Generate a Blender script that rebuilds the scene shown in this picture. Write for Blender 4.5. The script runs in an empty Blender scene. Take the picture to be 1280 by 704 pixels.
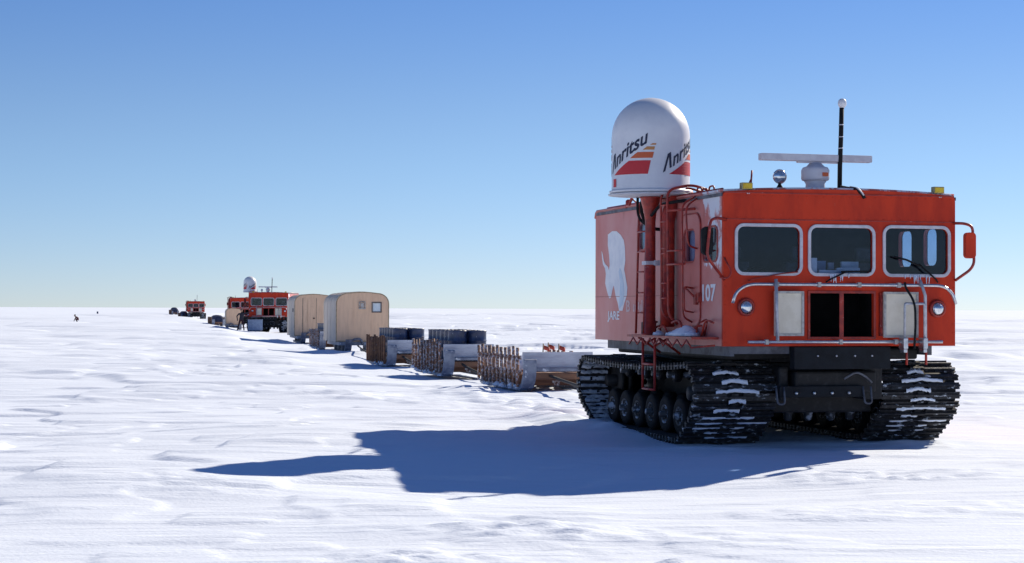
import bpy, bmesh, math, random
import numpy as np
from mathutils import Vector, Matrix, geometry
RN = random.Random(7)
PI = math.pi
S = bpy.context.scene
C = S.collection

# ------------------------------------------------------------------ camera, sky, sun, exposure
cam = bpy.data.cameras.new('camera')
cam.sensor_width = 36.0
cam.lens = 2300 / 1280 * 36
cam.clip_start = 0.1
cam.clip_end = 60000
camo = bpy.data.objects.new('camera', cam)
C.objects.link(camo)
camo.matrix_world = (Matrix.Translation((0, 0, 1.8)) @ Matrix.Rotation(PI / 2 + math.atan(34 / 2300), 4, 'X')
                     @ Matrix.Rotation(0.0034, 4, 'Z'))
S.camera = camo

SUN_TO = Vector((1.10, 1.30, 1.0)).normalized()          # direction towards the sun
SUN_EL = math.asin(SUN_TO.z)
SUN_AZ = math.atan2(SUN_TO.x, SUN_TO.y)                  # clockwise from +Y
W = bpy.data.worlds.new('World')
S.world = W
W.use_nodes = True
nt = W.node_tree
nt.nodes.clear()
sky = nt.nodes.new('ShaderNodeTexSky')
sky.sky_type = 'NISHITA'
sky.sun_disc = False
sky.sun_elevation = SUN_EL
sky.sun_rotation = SUN_AZ
sky.altitude = 2500
sky.air_density = 0.8
sky.dust_density = 0.3
sky.ozone_density = 3.0
bg = nt.nodes.new('ShaderNodeBackground')
bg.inputs['Strength'].default_value = 0.099
wo = nt.nodes.new('ShaderNodeOutputWorld')
tint = nt.nodes.new('ShaderNodeMix')
tint.data_type = 'RGBA'
tint.blend_type = 'MULTIPLY'
tint.inputs[0].default_value = 1.0
tint.inputs[7].default_value = (0.755, 0.895, 1.06, 1)
nt.links.new(sky.outputs[0], tint.inputs[6])
# polar air: paler towards the horizon, deeper blue overhead, the same all round
wtc = nt.nodes.new('ShaderNodeTexCoord')
wsp = nt.nodes.new('ShaderNodeSeparateXYZ')
nt.links.new(wtc.outputs['Generated'], wsp.inputs[0])
wr = nt.nodes.new('ShaderNodeValToRGB')
wr.color_ramp.interpolation = 'EASE'
els = wr.color_ramp.elements
els[0].position = 0.0
els[0].color = (0.88, 0.745, 0.710, 1)
els[1].position = 0.6
els[1].color = (0.68, 0.78, 0.91, 1)
for pos, c in ((0.09, (0.93, 0.82, 0.735)), (0.19, (0.755, 0.785, 0.82))):
    e = els.new(pos)
    e.color = (*c, 1)
nt.links.new(wsp.outputs[2], wr.inputs[0])
tint2 = nt.nodes.new('ShaderNodeMix')
tint2.data_type = 'RGBA'
tint2.blend_type = 'MULTIPLY'
tint2.inputs[0].default_value = 1.0
nt.links.new(tint.outputs[2], tint2.inputs[6])
nt.links.new(wr.outputs[0], tint2.inputs[7])
nt.links.new(tint2.outputs[2], bg.inputs[0])
nt.links.new(bg.outputs[0], wo.inputs[0])

sl = bpy.data.lights.new('sun', 'SUN')
sl.energy = 5.0
sl.angle = math.radians(0.53)
sl.color = (1.0, 0.90, 0.74)
so = bpy.data.objects.new('sun', sl)
so.rotation_euler = SUN_TO.to_track_quat('Z', 'Y').to_euler()
so.location = (40, 60, 40)
C.objects.link(so)

S.view_settings.view_transform = 'Standard'
S.view_settings.look = 'None'
S.view_settings.exposure = 0.36
S.view_settings.gamma = 1.0

# ------------------------------------------------------------------ helpers
class MB:
    def __init__(s):
        s.v = []; s.f = []; s.sm = []; s.mi = []
    def add(s, vs, fs, smooth=False, mi=0):
        o = len(s.v)
        s.v += [tuple(p) for p in vs]
        for f in fs:
            s.f.append(tuple(i + o for i in f)); s.sm.append(smooth); s.mi.append(mi)
        return s
    def box(s, x0, x1, y0, y1, z0, z1, mi=0, m=None):
        vs = [Vector((x, y, z)) for z in (z0, z1) for y in (y0, y1) for x in (x0, x1)]
        if m is not None: vs = [m @ p for p in vs]
        return s.add(vs, [(0, 2, 3, 1), (4, 5, 7, 6), (0, 1, 5, 4), (2, 6, 7, 3), (0, 4, 6, 2), (1, 3, 7, 5)], False, mi)
    def tube(s, pts, r, n=8, closed=False, mi=0, r1=None):
        pts = [Vector(p) for p in pts]
        k = len(pts)
        tans = []
        for i in range(k):
            a = pts[(i - 1) % k] if (closed or i > 0) else pts[i]
            b = pts[(i + 1) % k] if (closed or i < k - 1) else pts[i]
            tans.append((b - a).normalized())
        up = Vector((0, 0, 1)) if abs(tans[0].z) < 0.9 else Vector((1, 0, 0))
        nrm = tans[0].cross(up).normalized()
        vs = []; fs = []
        for i in range(k):
            if i: nrm = (nrm - tans[i] * nrm.dot(tans[i])).normalized()
            bi = tans[i].cross(nrm)
            rr = r if r1 is None else r + (r1 - r) * i / (k - 1)
            for j in range(n):
                a = 2 * PI * j / n
                vs.append(pts[i] + (nrm * math.cos(a) + bi * math.sin(a)) * rr)
        for i in range(k if closed else k - 1):
            for j in range(n):
                a, b = i * n + j, i * n + (j + 1) % n
                c, d = ((i + 1) % k) * n + (j + 1) % n, ((i + 1) % k) * n + j
                fs.append((a, b, c, d))
        s.add(vs, fs, True, mi)
        if not closed:
            o = len(s.v) - len(vs)
            s.f.append(tuple(o + j for j in range(n))[::-1]); s.sm.append(False); s.mi.append(mi)
            s.f.append(tuple(o + (k - 1) * n + j for j in range(n))); s.sm.append(False); s.mi.append(mi)
        return s
    def lathe(s, prof, o=(0, 0, 0), axis='Z', n=24, mi=0, smooth=True, mat=None):
        """prof: (radius, height) list along the axis"""
        o = Vector(o); vs = []; fs = []
        for (r, h) in prof:
            for j in range(n):
                a = 2 * PI * j / n
                c, q = math.cos(a) * r, math.sin(a) * r
                p = {'Z': (c, q, h), 'X': (h, c, q), 'Y': (q, h, c)}[axis]
                p = Vector(p)
                if mat is not None: p = mat @ p
                vs.append(o + p)
        for i in range(len(prof) - 1):
            for j in range(n):
                fs.append((i * n + j, i * n + (j + 1) % n, (i + 1) * n + (j + 1) % n, (i + 1) * n + j))
        fs.append(tuple(range(n))[::-1]); fs.append(tuple((len(prof) - 1) * n + j for j in range(n)))
        return s.add(vs, fs, smooth, mi)
    def plate(s, outer, holes, t0, t1, fn, mi0=0, mi1=0, mis=None):
        """2-D outline with holes, given thickness between t0 (front) and t1; fn(a, b, t) -> xyz"""
        pts = []; edges = []
        for loop in [outer] + holes:
            o = len(pts); k = len(loop); pts += [Vector(p) for p in loop]
            edges += [(o + i, o + (i + 1) % k) for i in range(k)]
        vo, eo, fo, *_ = geometry.delaunay_2d_cdt(pts, edges, [], 0, 1e-6)
        def inside(p, loop):
            c = False; j = len(loop) - 1
            for i in range(len(loop)):
                (xi, yi), (xj, yj) = loop[i], loop[j]
                if (yi > p[1]) != (yj > p[1]) and p[0] < (xj - xi) * (p[1] - yi) / (yj - yi) + xi: c = not c
                j = i
            return c
        tri = []
        for f in fo:
            g = sum((vo[i] for i in f), Vector((0, 0))) / len(f)
            if inside(g, outer) and not any(inside(g, h) for h in holes): tri.append(tuple(f))
        s.add([fn(p[0], p[1], t0) for p in vo], tri, False, mi0)
        s.add([fn(p[0], p[1], t1) for p in vo], [f[::-1] for f in tri], False, mi1)
        for loop in [outer] + holes:
            k = len(loop)
            s.add([fn(p[0], p[1], t0) for p in loop] + [fn(p[0], p[1], t1) for p in loop],
                  [(i, (i + 1) % k, k + (i + 1) % k, k + i) for i in range(k)], False, mi0 if mis is None else mis)
        return s
    def build(s, name, mats, parent=None, bev=0.0, kind=None, fix=True, loc=None):
        me = bpy.data.meshes.new(name)
        me.from_pydata(s.v, [], s.f)
        me.polygons.foreach_set('use_smooth', s.sm)
        me.polygons.foreach_set('material_index', s.mi)
        for m in (mats if isinstance(mats, (list, tuple)) else [mats]): me.materials.append(m)
        if fix:
            bm = bmesh.new(); bm.from_mesh(me)
            bmesh.ops.remove_doubles(bm, verts=bm.verts, dist=1e-5)
            bmesh.ops.recalc_face_normals(bm, faces=bm.faces)
            bm.to_mesh(me); bm.free()
        o = bpy.data.objects.new(name, me)
        C.objects.link(o)
        if parent: o.parent = parent
        if loc: o.location = loc
        if bev:
            b = o.modifiers.new('bevel', 'BEVEL'); b.width = bev; b.segments = 2; b.limit_method = 'ANGLE'; b.angle_limit = math.radians(50)
        if kind: o['kind'] = kind
        return o

def rrect(x0, x1, z0, z1, r, n=5):
    out = []
    for cx, cz, a0 in ((x1 - r, z1 - r, 0), (x0 + r, z1 - r, PI / 2), (x0 + r, z0 + r, PI), (x1 - r, z0 + r, 1.5 * PI)):
        for i in range(n + 1):
            a = a0 + PI / 2 * i / n
            out.append((cx + r * math.cos(a), cz + r * math.sin(a)))
    return out

def arc_pts(p0, p1, p2, n=8):
    """quadratic bend through a corner"""
    p0, p1, p2 = Vector(p0), Vector(p1), Vector(p2)
    return [p0 * (1 - t) ** 2 + p1 * 2 * t * (1 - t) + p2 * t * t for t in [i / n for i in range(n + 1)]]

def bendy(pts, r=0.1, n=5):
    """polyline with rounded corners"""
    pts = [Vector(p) for p in pts]
    out = [pts[0]]
    for i in range(1, len(pts) - 1):
        a, b, c = pts[i - 1], pts[i], pts[i + 1]
        ra = min(r, (a - b).length * .45); rc = min(r, (c - b).length * .45)
        out += arc_pts(b + (a - b).normalized() * ra, b, b + (c - b).normalized() * rc, n)
    out.append(pts[-1])
    return out

def tag(o, label=None, cat=None, group=None):
    if label: o['label'] = label
    if cat: o['category'] = cat
    if group: o['group'] = group
    return o

def thing(name, label, cat, loc=(0, 0, 0), rz=0.0, group=None):
    o = bpy.data.objects.new(name, None)
    o.empty_display_size = 0.2
    C.objects.link(o)
    o.location = loc; o.rotation_euler = (0, 0, rz)
    return tag(o, label, cat, group)

def copy_tree(o, parent=None, skip=()):
    c = o.copy(); C.objects.link(c)
    if parent: c.parent = parent
    for ch in list(o.children):
        if ch.name.split('.')[0] not in skip: copy_tree(ch, c, skip)
    return c

def text2d(body, size=1.0, bold=0.0):
    cu = bpy.data.curves.new('lettering', 'FONT')
    cu.body = body; cu.size = size; cu.offset = bold; cu.resolution_u = 3
    o = bpy.data.objects.new('lettering', cu); C.objects.link(o)
    bpy.context.view_layer.update()
    me = bpy.data.meshes.new_from_object(o.evaluated_get(bpy.context.evaluated_depsgraph_get()))
    vs = [v.co.copy() for v in me.vertices]; fs = [tuple(p.vertices) for p in me.polygons]
    bpy.data.objects.remove(o); bpy.data.curves.remove(cu); bpy.data.meshes.remove(me)
    return vs, fs

# ------------------------------------------------------------------ materials
def mat(name, col, rough=0.5, metal=0.0, col2=None, scale=6.0, lo=0.4, hi=0.65, bump=0.0, bscale=40.0, detail=6.0,
        stretch=(1, 1, 1), spec=0.5, rough2=None, world=False, col3=None, scale3=2.0, lo3=0.55, hi3=0.7, stretch3=(1, 1, 1), coat=0.0):
    m = bpy.data.materials.new(name); m.use_nodes = True
    t = m.node_tree; N = t.nodes; L = t.links
    b = N['Principled BSDF']
    b.inputs['Base Color'].default_value = (*col, 1)
    b.inputs['Roughness'].default_value = rough
    b.inputs['Metallic'].default_value = metal
    b.inputs['Specular IOR Level'].default_value = spec
    b.inputs['Coat Weight'].default_value = coat
    tc = N.new('ShaderNodeTexCoord'); geo = N.new('ShaderNodeNewGeometry') if world else None
    def noise(sc, st, det=detail):
        mp = N.new('ShaderNodeMapping'); mp.inputs['Scale'].default_value = st
        L.new(geo.outputs['Position'] if world else tc.outputs['Object'], mp.inputs[0])
        n = N.new('ShaderNodeTexNoise'); n.inputs['Scale'].default_value = sc; n.inputs['Detail'].default_value = det
        n.inputs['Roughness'].default_value = 0.62
        L.new(mp.outputs[0], n.inputs['Vector'])
        return n
    def ramp(n, a, c):
        r = N.new('ShaderNodeMapRange'); r.inputs[1].default_value = a; r.inputs[2].default_value = c
        r.interpolation_type = 'SMOOTHSTEP'
        L.new(n.outputs[0], r.inputs[0]); return r
    cur = None
    if col2 is not None:
        mx = N.new('ShaderNodeMix'); mx.data_type = 'RGBA'
        mx.inputs[6].default_value = (*col, 1); mx.inputs[7].default_value = (*col2, 1)
        rr = ramp(noise(scale, stretch), lo, hi)
        L.new(rr.outputs[0], mx.inputs[0]); cur = mx.outputs[2]
        if rough2 is not None:
            mr = N.new('ShaderNodeMix'); mr.inputs[2].default_value = rough; mr.inputs[3].default_value = rough2
            L.new(rr.outputs[0], mr.inputs[0]); L.new(mr.outputs[0], b.inputs['Roughness'])
    if col3 is not None:
        mx = N.new('ShaderNodeMix'); mx.data_type = 'RGBA'
        if cur: L.new(cur, mx.inputs[6])
        else: mx.inputs[6].default_value = (*col, 1)
        mx.inputs[7].default_value = (*col3, 1)
        rr = ramp(noise(scale3, stretch3), lo3, hi3)
        L.new(rr.outputs[0], mx.inputs[0]); cur = mx.outputs[2]
    if cur: L.new(cur, b.inputs['Base Color'])
    if bump:
        bp = N.new('ShaderNodeBump'); bp.inputs['Strength'].default_value = bump; bp.inputs['Distance'].default_value = 0.02
        L.new(noise(bscale, stretch).outputs[0], bp.inputs['Height']); L.new(bp.outputs[0], b.inputs['Normal'])
    return m

M = {}
M['red'] = mat('red_paint', (0.65, 0.050, 0.017), 0.55, col2=(0.44, 0.032, 0.015), scale=2.6, lo=.38, hi=.72, stretch=(1, 1, .35), bump=.12, bscale=9,
               col3=(0.50, 0.12, 0.08), scale3=9, lo3=.63, hi3=.8, spec=.2)
M['red_part'] = mat('red_tube_paint', (0.42, 0.035, 0.02), 0.45, col2=(0.22, 0.02, 0.018), scale=9, col3=(.55, .30, .28), scale3=14, lo3=.62, hi3=.75)
M['dark'] = mat('interior_dark', (0.026, 0.038, 0.065), 0.8, col2=(0.036, 0.05, 0.08), scale=4)
M['black'] = mat('black_rubber', (0.010, 0.010, 0.012), 0.75, col2=(0.018, 0.018, 0.020), scale=12, spec=.2)
M['recess_black'] = mat('matt_black', (0.006, 0.006, 0.007), 0.9, spec=.1, col2=(.010, .010, .011))  # flat near-black for the radiator recess and core
M['sky_sheen_panel'] = mat('pale_sky_sheen', (0.52, 0.62, 0.72), 0.5, col2=(.60, .68, .76), scale=4)  # sky reflection in the left windows, put into the colour
M['steel'] = mat('dark_steel', (0.012, 0.012, 0.014), 0.65, 0.2, col2=(0.035, 0.035, 0.04), scale=10, lo=.5, hi=.75, bump=.2)
M['shoe'] = mat('track_steel', (0.02, 0.02, 0.023), 0.55, 0.35, col2=(0.05, 0.052, 0.06), scale=14, lo=.45, hi=.7,
                col3=(0.50, 0.55, 0.62), scale3=8, lo3=.57, hi3=.68, bump=.25, stretch3=(1, 1, 2.2), world=True)
M['fascia'] = mat('grey_steel', (0.014, 0.017, 0.022), 0.7, spec=.2, col2=(0.010, 0.011, 0.014), scale=5, bump=.1)
M['sill'] = mat('grey_sill', (0.13, 0.14, 0.17), 0.6, col2=(0.06, 0.06, 0.075), scale=6)
M['chrome'] = mat('polished_tube', (0.62, 0.63, 0.66), 0.28, 0.9, col2=(0.5, 0.5, 0.53), scale=20, rough2=.45)
M['alu'] = mat('frame_grey', (0.62, 0.61, 0.66), 0.5, 0.0, col2=(0.50, 0.49, 0.54), scale=8)
M['cream'] = mat('cream_panel', (0.82, 0.74, 0.60), 0.55, col2=(0.74, 0.66, 0.52), scale=5, col3=(.32, .29, .25), scale3=30, lo3=.66, hi3=.78, bump=.1)
M['white'] = mat('white_gelcoat', (0.78, 0.78, 0.80), 0.4, col2=(0.72, 0.72, 0.75), scale=3)
M['dirty_white'] = mat('grubby_white', (0.62, 0.62, 0.66), 0.55, col2=(0.40, 0.40, 0.44), scale=7, lo=.5, hi=.75)
M['yellow'] = mat('yellow_lens', (0.75, 0.52, 0.03), 0.2, col2=(0.6, 0.38, 0.02), scale=12)
M['navy'] = mat('navy_print', (0.012, 0.016, 0.05), 0.5)
M['p_red'] = mat('red_print', (0.55, 0.02, 0.03), 0.5)
M['p_orange'] = mat('orange_print', (0.60, 0.11, 0.03), 0.5)
M['p_tan'] = mat('tan_print', (0.55, 0.24, 0.08), 0.5)
M['p_white'] = mat('white_worn_print', (0.80, 0.80, 0.83), 0.6, col2=(0.62, 0.42, 0.42), scale=14, lo=.56, hi=.75)
M['p_faint'] = mat('faded_print', (0.66, 0.50, 0.50), 0.6, col2=(0.60, 0.28, 0.27), scale=16, lo=.45, hi=.65)
M['p_dog'] = mat('white_emblem_print', (0.80, 0.81, 0.84), 0.6, col2=(0.70, 0.72, 0.78), scale=5)
M['p_blue'] = mat('blue_print', (0.60, 0.68, 0.78), 0.6, col2=(.5, .62, .75), scale=9)
M['lens'] = mat('lamp_lens', (0.75, 0.78, 0.82), 0.08, 0.85, col2=(.5, .52, .56), scale=14)
M['wood'] = mat('weathered_wood', (0.33, 0.15, 0.075), 0.8, col2=(0.20, 0.15, 0.13), scale=5, stretch=(4, 4, .6), world=True, col3=(.62, .62, .68), scale3=20, lo3=.46, hi3=.64, bump=.4)
M['beam'] = mat('brown_beam', (0.27, 0.135, 0.075), 0.8, col2=(0.16, 0.08, 0.055), scale=4, stretch=(.5, 4, 4), col3=(.75, .78, .83), scale3=4, lo3=.60, hi3=.68, bump=.3)
M['board'] = mat('frosted_board', (0.60, 0.62, 0.68), 0.75, col2=(0.44, 0.45, 0.52), scale=4, stretch=(.4, 2, 2), bump=.2)
M['runner'] = mat('runner_grey', (0.30, 0.33, 0.40), 0.6, col2=(0.17, 0.19, 0.26), scale=4, col3=(.8, .83, .88), scale3=6, lo3=.58, hi3=.68)
M['drum'] = mat('drum_blue', (0.022, 0.042, 0.115), 0.38, col2=(0.014, 0.026, 0.07), scale=5, col3=(.7, .75, .82), scale3=9, lo3=.67, hi3=.74)
M['ply'] = mat('hut_plywood', (0.84, 0.56, 0.37), 0.75, col2=(0.76, 0.50, 0.33), scale=3, stretch=(3, 3, .5), col3=(.62, .42, .28), scale3=9, lo3=.6, hi3=.78, bump=.12, stretch3=(.4, .4, 2))
M['canvas'] = mat('hut_side_skin', (0.70, 0.60, 0.50), 0.8, col2=(0.62, 0.53, 0.44), scale=3, stretch=(1, 3, .6), bump=.15)
M['trim'] = mat('hut_trim', (0.45, 0.34, 0.22), 0.7, col2=(.33, .24, .16), scale=8)
M['rope'] = mat('dark_strap', (0.03, 0.028, 0.03), 0.8, col2=(.07, .06, .05), scale=20)
M['crate'] = mat('blue_grey_crate', (0.28, 0.36, 0.50), 0.7, col2=(.22, .28, .42), scale=5)
M['tarp'] = mat('dark_tarpaulin', (0.05, 0.055, 0.10), 0.7, col2=(.12, .13, .19), scale=3)
M['jacket'] = mat('dark_jacket', (0.018, 0.018, 0.03), 0.8, col2=(.035, .03, .045), scale=20)
M['trousers'] = mat('dark_red_trousers', (0.06, 0.014, 0.022), 0.8, col2=(.03, .010, .018), scale=14)
M['rust'] = mat('rust_red_jacket', (0.10, 0.02, 0.025), 0.8, col2=(.06, .014, .02), scale=14)
M['skin'] = mat('skin', (0.45, 0.26, 0.18), 0.6)
M['hair'] = mat('hair', (0.015, 0.012, 0.012), 0.7)
M['orange'] = mat('orange_red_paint', (0.42, 0.06, 0.04), 0.6, col2=(.4, .05, .03), scale=20)
M['bamboo'] = mat('bamboo_pole', (0.30, 0.20, 0.12), 0.7, col2=(.2, .12, .08), scale=10)
M['paper'] = mat('paper', (0.75, 0.80, 0.82), 0.8, col2=(.6, .7, .75), scale=12)
M['seat'] = mat('seat_cloth', (0.16, 0.18, 0.22), 0.9, col2=(.11, .12, .15), scale=9)

def side_paint():
    """old red paint with a thin coat of hoarfrost and rubbed patches"""
    m = mat('frosted_red_paint', (0.56, 0.125, 0.105), 0.40, col2=(0.62, 0.235, 0.215), scale=1.1, lo=.30, hi=.72, stretch=(1, 1, .8),
            col3=(0.36, 0.05, 0.04), scale3=3.2, lo3=.60, hi3=.78, stretch3=(1, 1, .25), bump=.06, bscale=12)
    t = m.node_tree; N = t.nodes; L = t.links; b = N['Principled BSDF']
    src = b.inputs['Base Color'].links[0].from_socket
    tc = N.new('ShaderNodeTexCoord'); sp = N.new('ShaderNodeSeparateXYZ'); L.new(tc.outputs['Object'], sp.inputs[0])
    def mr(sock, a, c, d0=0.0, d1=1.0):
        r = N.new('ShaderNodeMapRange'); r.inputs[1].default_value = a; r.inputs[2].default_value = c
        r.inputs[3].default_value = d0; r.inputs[4].default_value = d1; L.new(sock, r.inputs[0]); return r.outputs[0]
    def mul(a, c):
        q = N.new('ShaderNodeMath'); q.operation = 'MULTIPLY'; L.new(a, q.inputs[0]); L.new(c, q.inputs[1]); return q.outputs[0]
    n = N.new('ShaderNodeTexNoise'); n.inputs['Scale'].default_value = 4.2; n.inputs['Detail'].default_value = 8; n.inputs['Roughness'].default_value = .65
    mp = N.new('ShaderNodeMapping'); mp.inputs['Scale'].default_value = (1, 1, .7); L.new(tc.outputs['Object'], mp.inputs[0]); L.new(mp.outputs[0], n.inputs['Vector'])
    zone = mul(mr(sp.outputs[1], .95, .60), mr(sp.outputs[2], 1.95, 2.40))
    thr = N.new('ShaderNodeMath'); thr.operation = 'ADD'; L.new(n.outputs[0], thr.inputs[0])
    zz = mr(zone, 0, 1, -.35, .10); L.new(zz, thr.inputs[1])
    mask = mr(thr.outputs[0], .52, .60)
    mx = N.new('ShaderNodeMix'); mx.data_type = 'RGBA'; mx.inputs[7].default_value = (.74, .74, .80, 1)
    L.new(src, mx.inputs[6]); L.new(mask, mx.inputs[0]); L.new(mx.outputs[2], b.inputs['Base Color'])
    return m
M['red_side'] = side_paint()

def glass(name, tint, ior=1.5, rough=0.02):
    m = bpy.data.materials.new(name); m.use_nodes = True
    t = m.node_tree; N = t.nodes; L = t.links; N.clear()
    o = N.new('ShaderNodeOutputMaterial'); mx = N.new('ShaderNodeMixShader'); lw = N.new('ShaderNodeLayerWeight'); lw.inputs[0].default_value = .5
    pw = N.new('ShaderNodeMath'); pw.operation = 'POWER'; pw.inputs[1].default_value = 5.0; L.new(lw.outputs['Facing'], pw.inputs[0])
    fr = N.new('ShaderNodeMath'); fr.operation = 'MULTIPLY_ADD'; fr.inputs[1].default_value = .9; fr.inputs[2].default_value = .035; L.new(pw.outputs[0], fr.inputs[0])
    tr = N.new('ShaderNodeBsdfTransparent'); gl = N.new('ShaderNodeBsdfGlossy'); gl.inputs['Roughness'].default_value = rough
    n = N.new('ShaderNodeTexNoise'); n.inputs['Scale'].default_value = 3
    mc = N.new('ShaderNodeMix'); mc.data_type = 'RGBA'; mc.inputs[6].default_value = (*tint, 1); mc.inputs[7].default_value = (*[c * .85 for c in tint], 1)
    L.new(n.outputs[0], mc.inputs[0]); L.new(mc.outputs[2], tr.inputs[0])
    L.new(fr.outputs[0], mx.inputs[0]); L.new(tr.outputs[0], mx.inputs[1]); L.new(gl.outputs[0], mx.inputs[2]); L.new(mx.outputs[0], o.inputs[0])
    return m
M['glass'] = glass('window_glass', (0.78, 0.86, 0.96))

def snow_mat():
    m = bpy.data.materials.new('snow'); m.use_nodes = True
    t = m.node_tree; N = t.nodes; L = t.links; b = N['Principled BSDF']
    b.inputs['Roughness'].default_value = .75
    b.inputs['Specular IOR Level'].default_value = .08
    tc = N.new('ShaderNodeTexCoord')
    def noise(sc, st, det):
        mp = N.new('ShaderNodeMapping'); mp.inputs['Scale'].default_value = st; mp.inputs['Rotation'].default_value = (0, 0, -.10)
        L.new(tc.outputs['Object'], mp.inputs[0])
        n = N.new('ShaderNodeTexNoise'); n.inputs['Scale'].default_value = sc; n.inputs['Detail'].default_value = det
        L.new(mp.outputs[0], n.inputs['Vector']); return n
    n1 = noise(.5, (.5, 1.6, 1), 6)
    mx = N.new('ShaderNodeMix'); mx.data_type = 'RGBA'
    mx.inputs[6].default_value = (.765, .835, .95, 1); mx.inputs[7].default_value = (.825, .88, .975, 1)
    L.new(n1.outputs[0], mx.inputs[0]); L.new(mx.outputs[2], b.inputs['Base Color'])
    n2 = noise(4, (.30, 1.7, 1), 7); n3 = noise(30, (.7, 1.4, 1), 4)
    n4 = noise(1.25, (.30, 1.5, 1), 6)
    r4 = N.new('ShaderNodeMapRange'); r4.interpolation_type = 'SMOOTHSTEP'; r4.inputs[1].default_value = .46; r4.inputs[2].default_value = .58; r4.inputs[4].default_value = 1.0
    L.new(n4.outputs[0], r4.inputs[0])
    a0 = N.new('ShaderNodeMath'); a0.operation = 'MULTIPLY_ADD'; a0.inputs[1].default_value = .40
    L.new(r4.outputs[0], a0.inputs[0]); L.new(n2.outputs[0], a0.inputs[2])
    a = N.new('ShaderNodeMath'); a.operation = 'MULTIPLY_ADD'; a.inputs[1].default_value = .42
    L.new(n3.outputs[0], a.inputs[0]); L.new(a0.outputs[0], a.inputs[2])
    bp = N.new('ShaderNodeBump'); bp.inputs['Strength'].default_value = .36; bp.inputs['Distance'].default_value = .05
    L.new(a.outputs[0], bp.inputs['Height']); L.new(bp.outputs[0], b.inputs['Normal'])
    return m
M['snow'] = snow_mat()
M['dirty_snow'] = mat('caked_snow', (0.55, 0.60, 0.68), 0.8, col2=(0.30, 0.33, 0.39), scale=9, lo=.42, hi=.62, bump=.3, bscale=60, col3=(.10, .10, .11), scale3=16, lo3=.58, hi3=.66)

# ------------------------------------------------------------------ ground
PSI = 0.258
VR = (math.cos(PSI), math.sin(PSI)); VB = (-math.sin(PSI), math.cos(PSI))
VO = (2.685 + 1.63 * VR[0], 23.4 + 1.63 * VR[1])          # middle of the front face of the near vehicle
TAB = np.random.RandomState(11).rand(8, 256, 256)
def vn(x, y, k):
    x = np.asarray(x, float) + 37.3 * k; y = np.asarray(y, float) + 11.7 * k
    xi = np.floor(x).astype(np.int64); yi = np.floor(y).astype(np.int64)
    fx = x - xi; fy = y - yi
    fx = fx * fx * fx * (fx * (fx * 6 - 15) + 10); fy = fy * fy * fy * (fy * (fy * 6 - 15) + 10)
    T = TAB[k % 8]
    a = T[xi & 255, yi & 255]; b = T[(xi + 1) & 255, yi & 255]; c = T[xi & 255, (yi + 1) & 255]; d = T[(xi + 1) & 255, (yi + 1) & 255]
    return (a * (1 - fx) + b * fx) * (1 - fy) + (c * (1 - fx) + d * fx) * fy
def sstep(a, b, x):
    t = np.clip((x - a) / (b - a), 0, 1); return t * t * (3 - 2 * t)
MOUNDS = [  # x, y, radius x, radius y, height: loose snow round the tracks and runners
]
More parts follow.
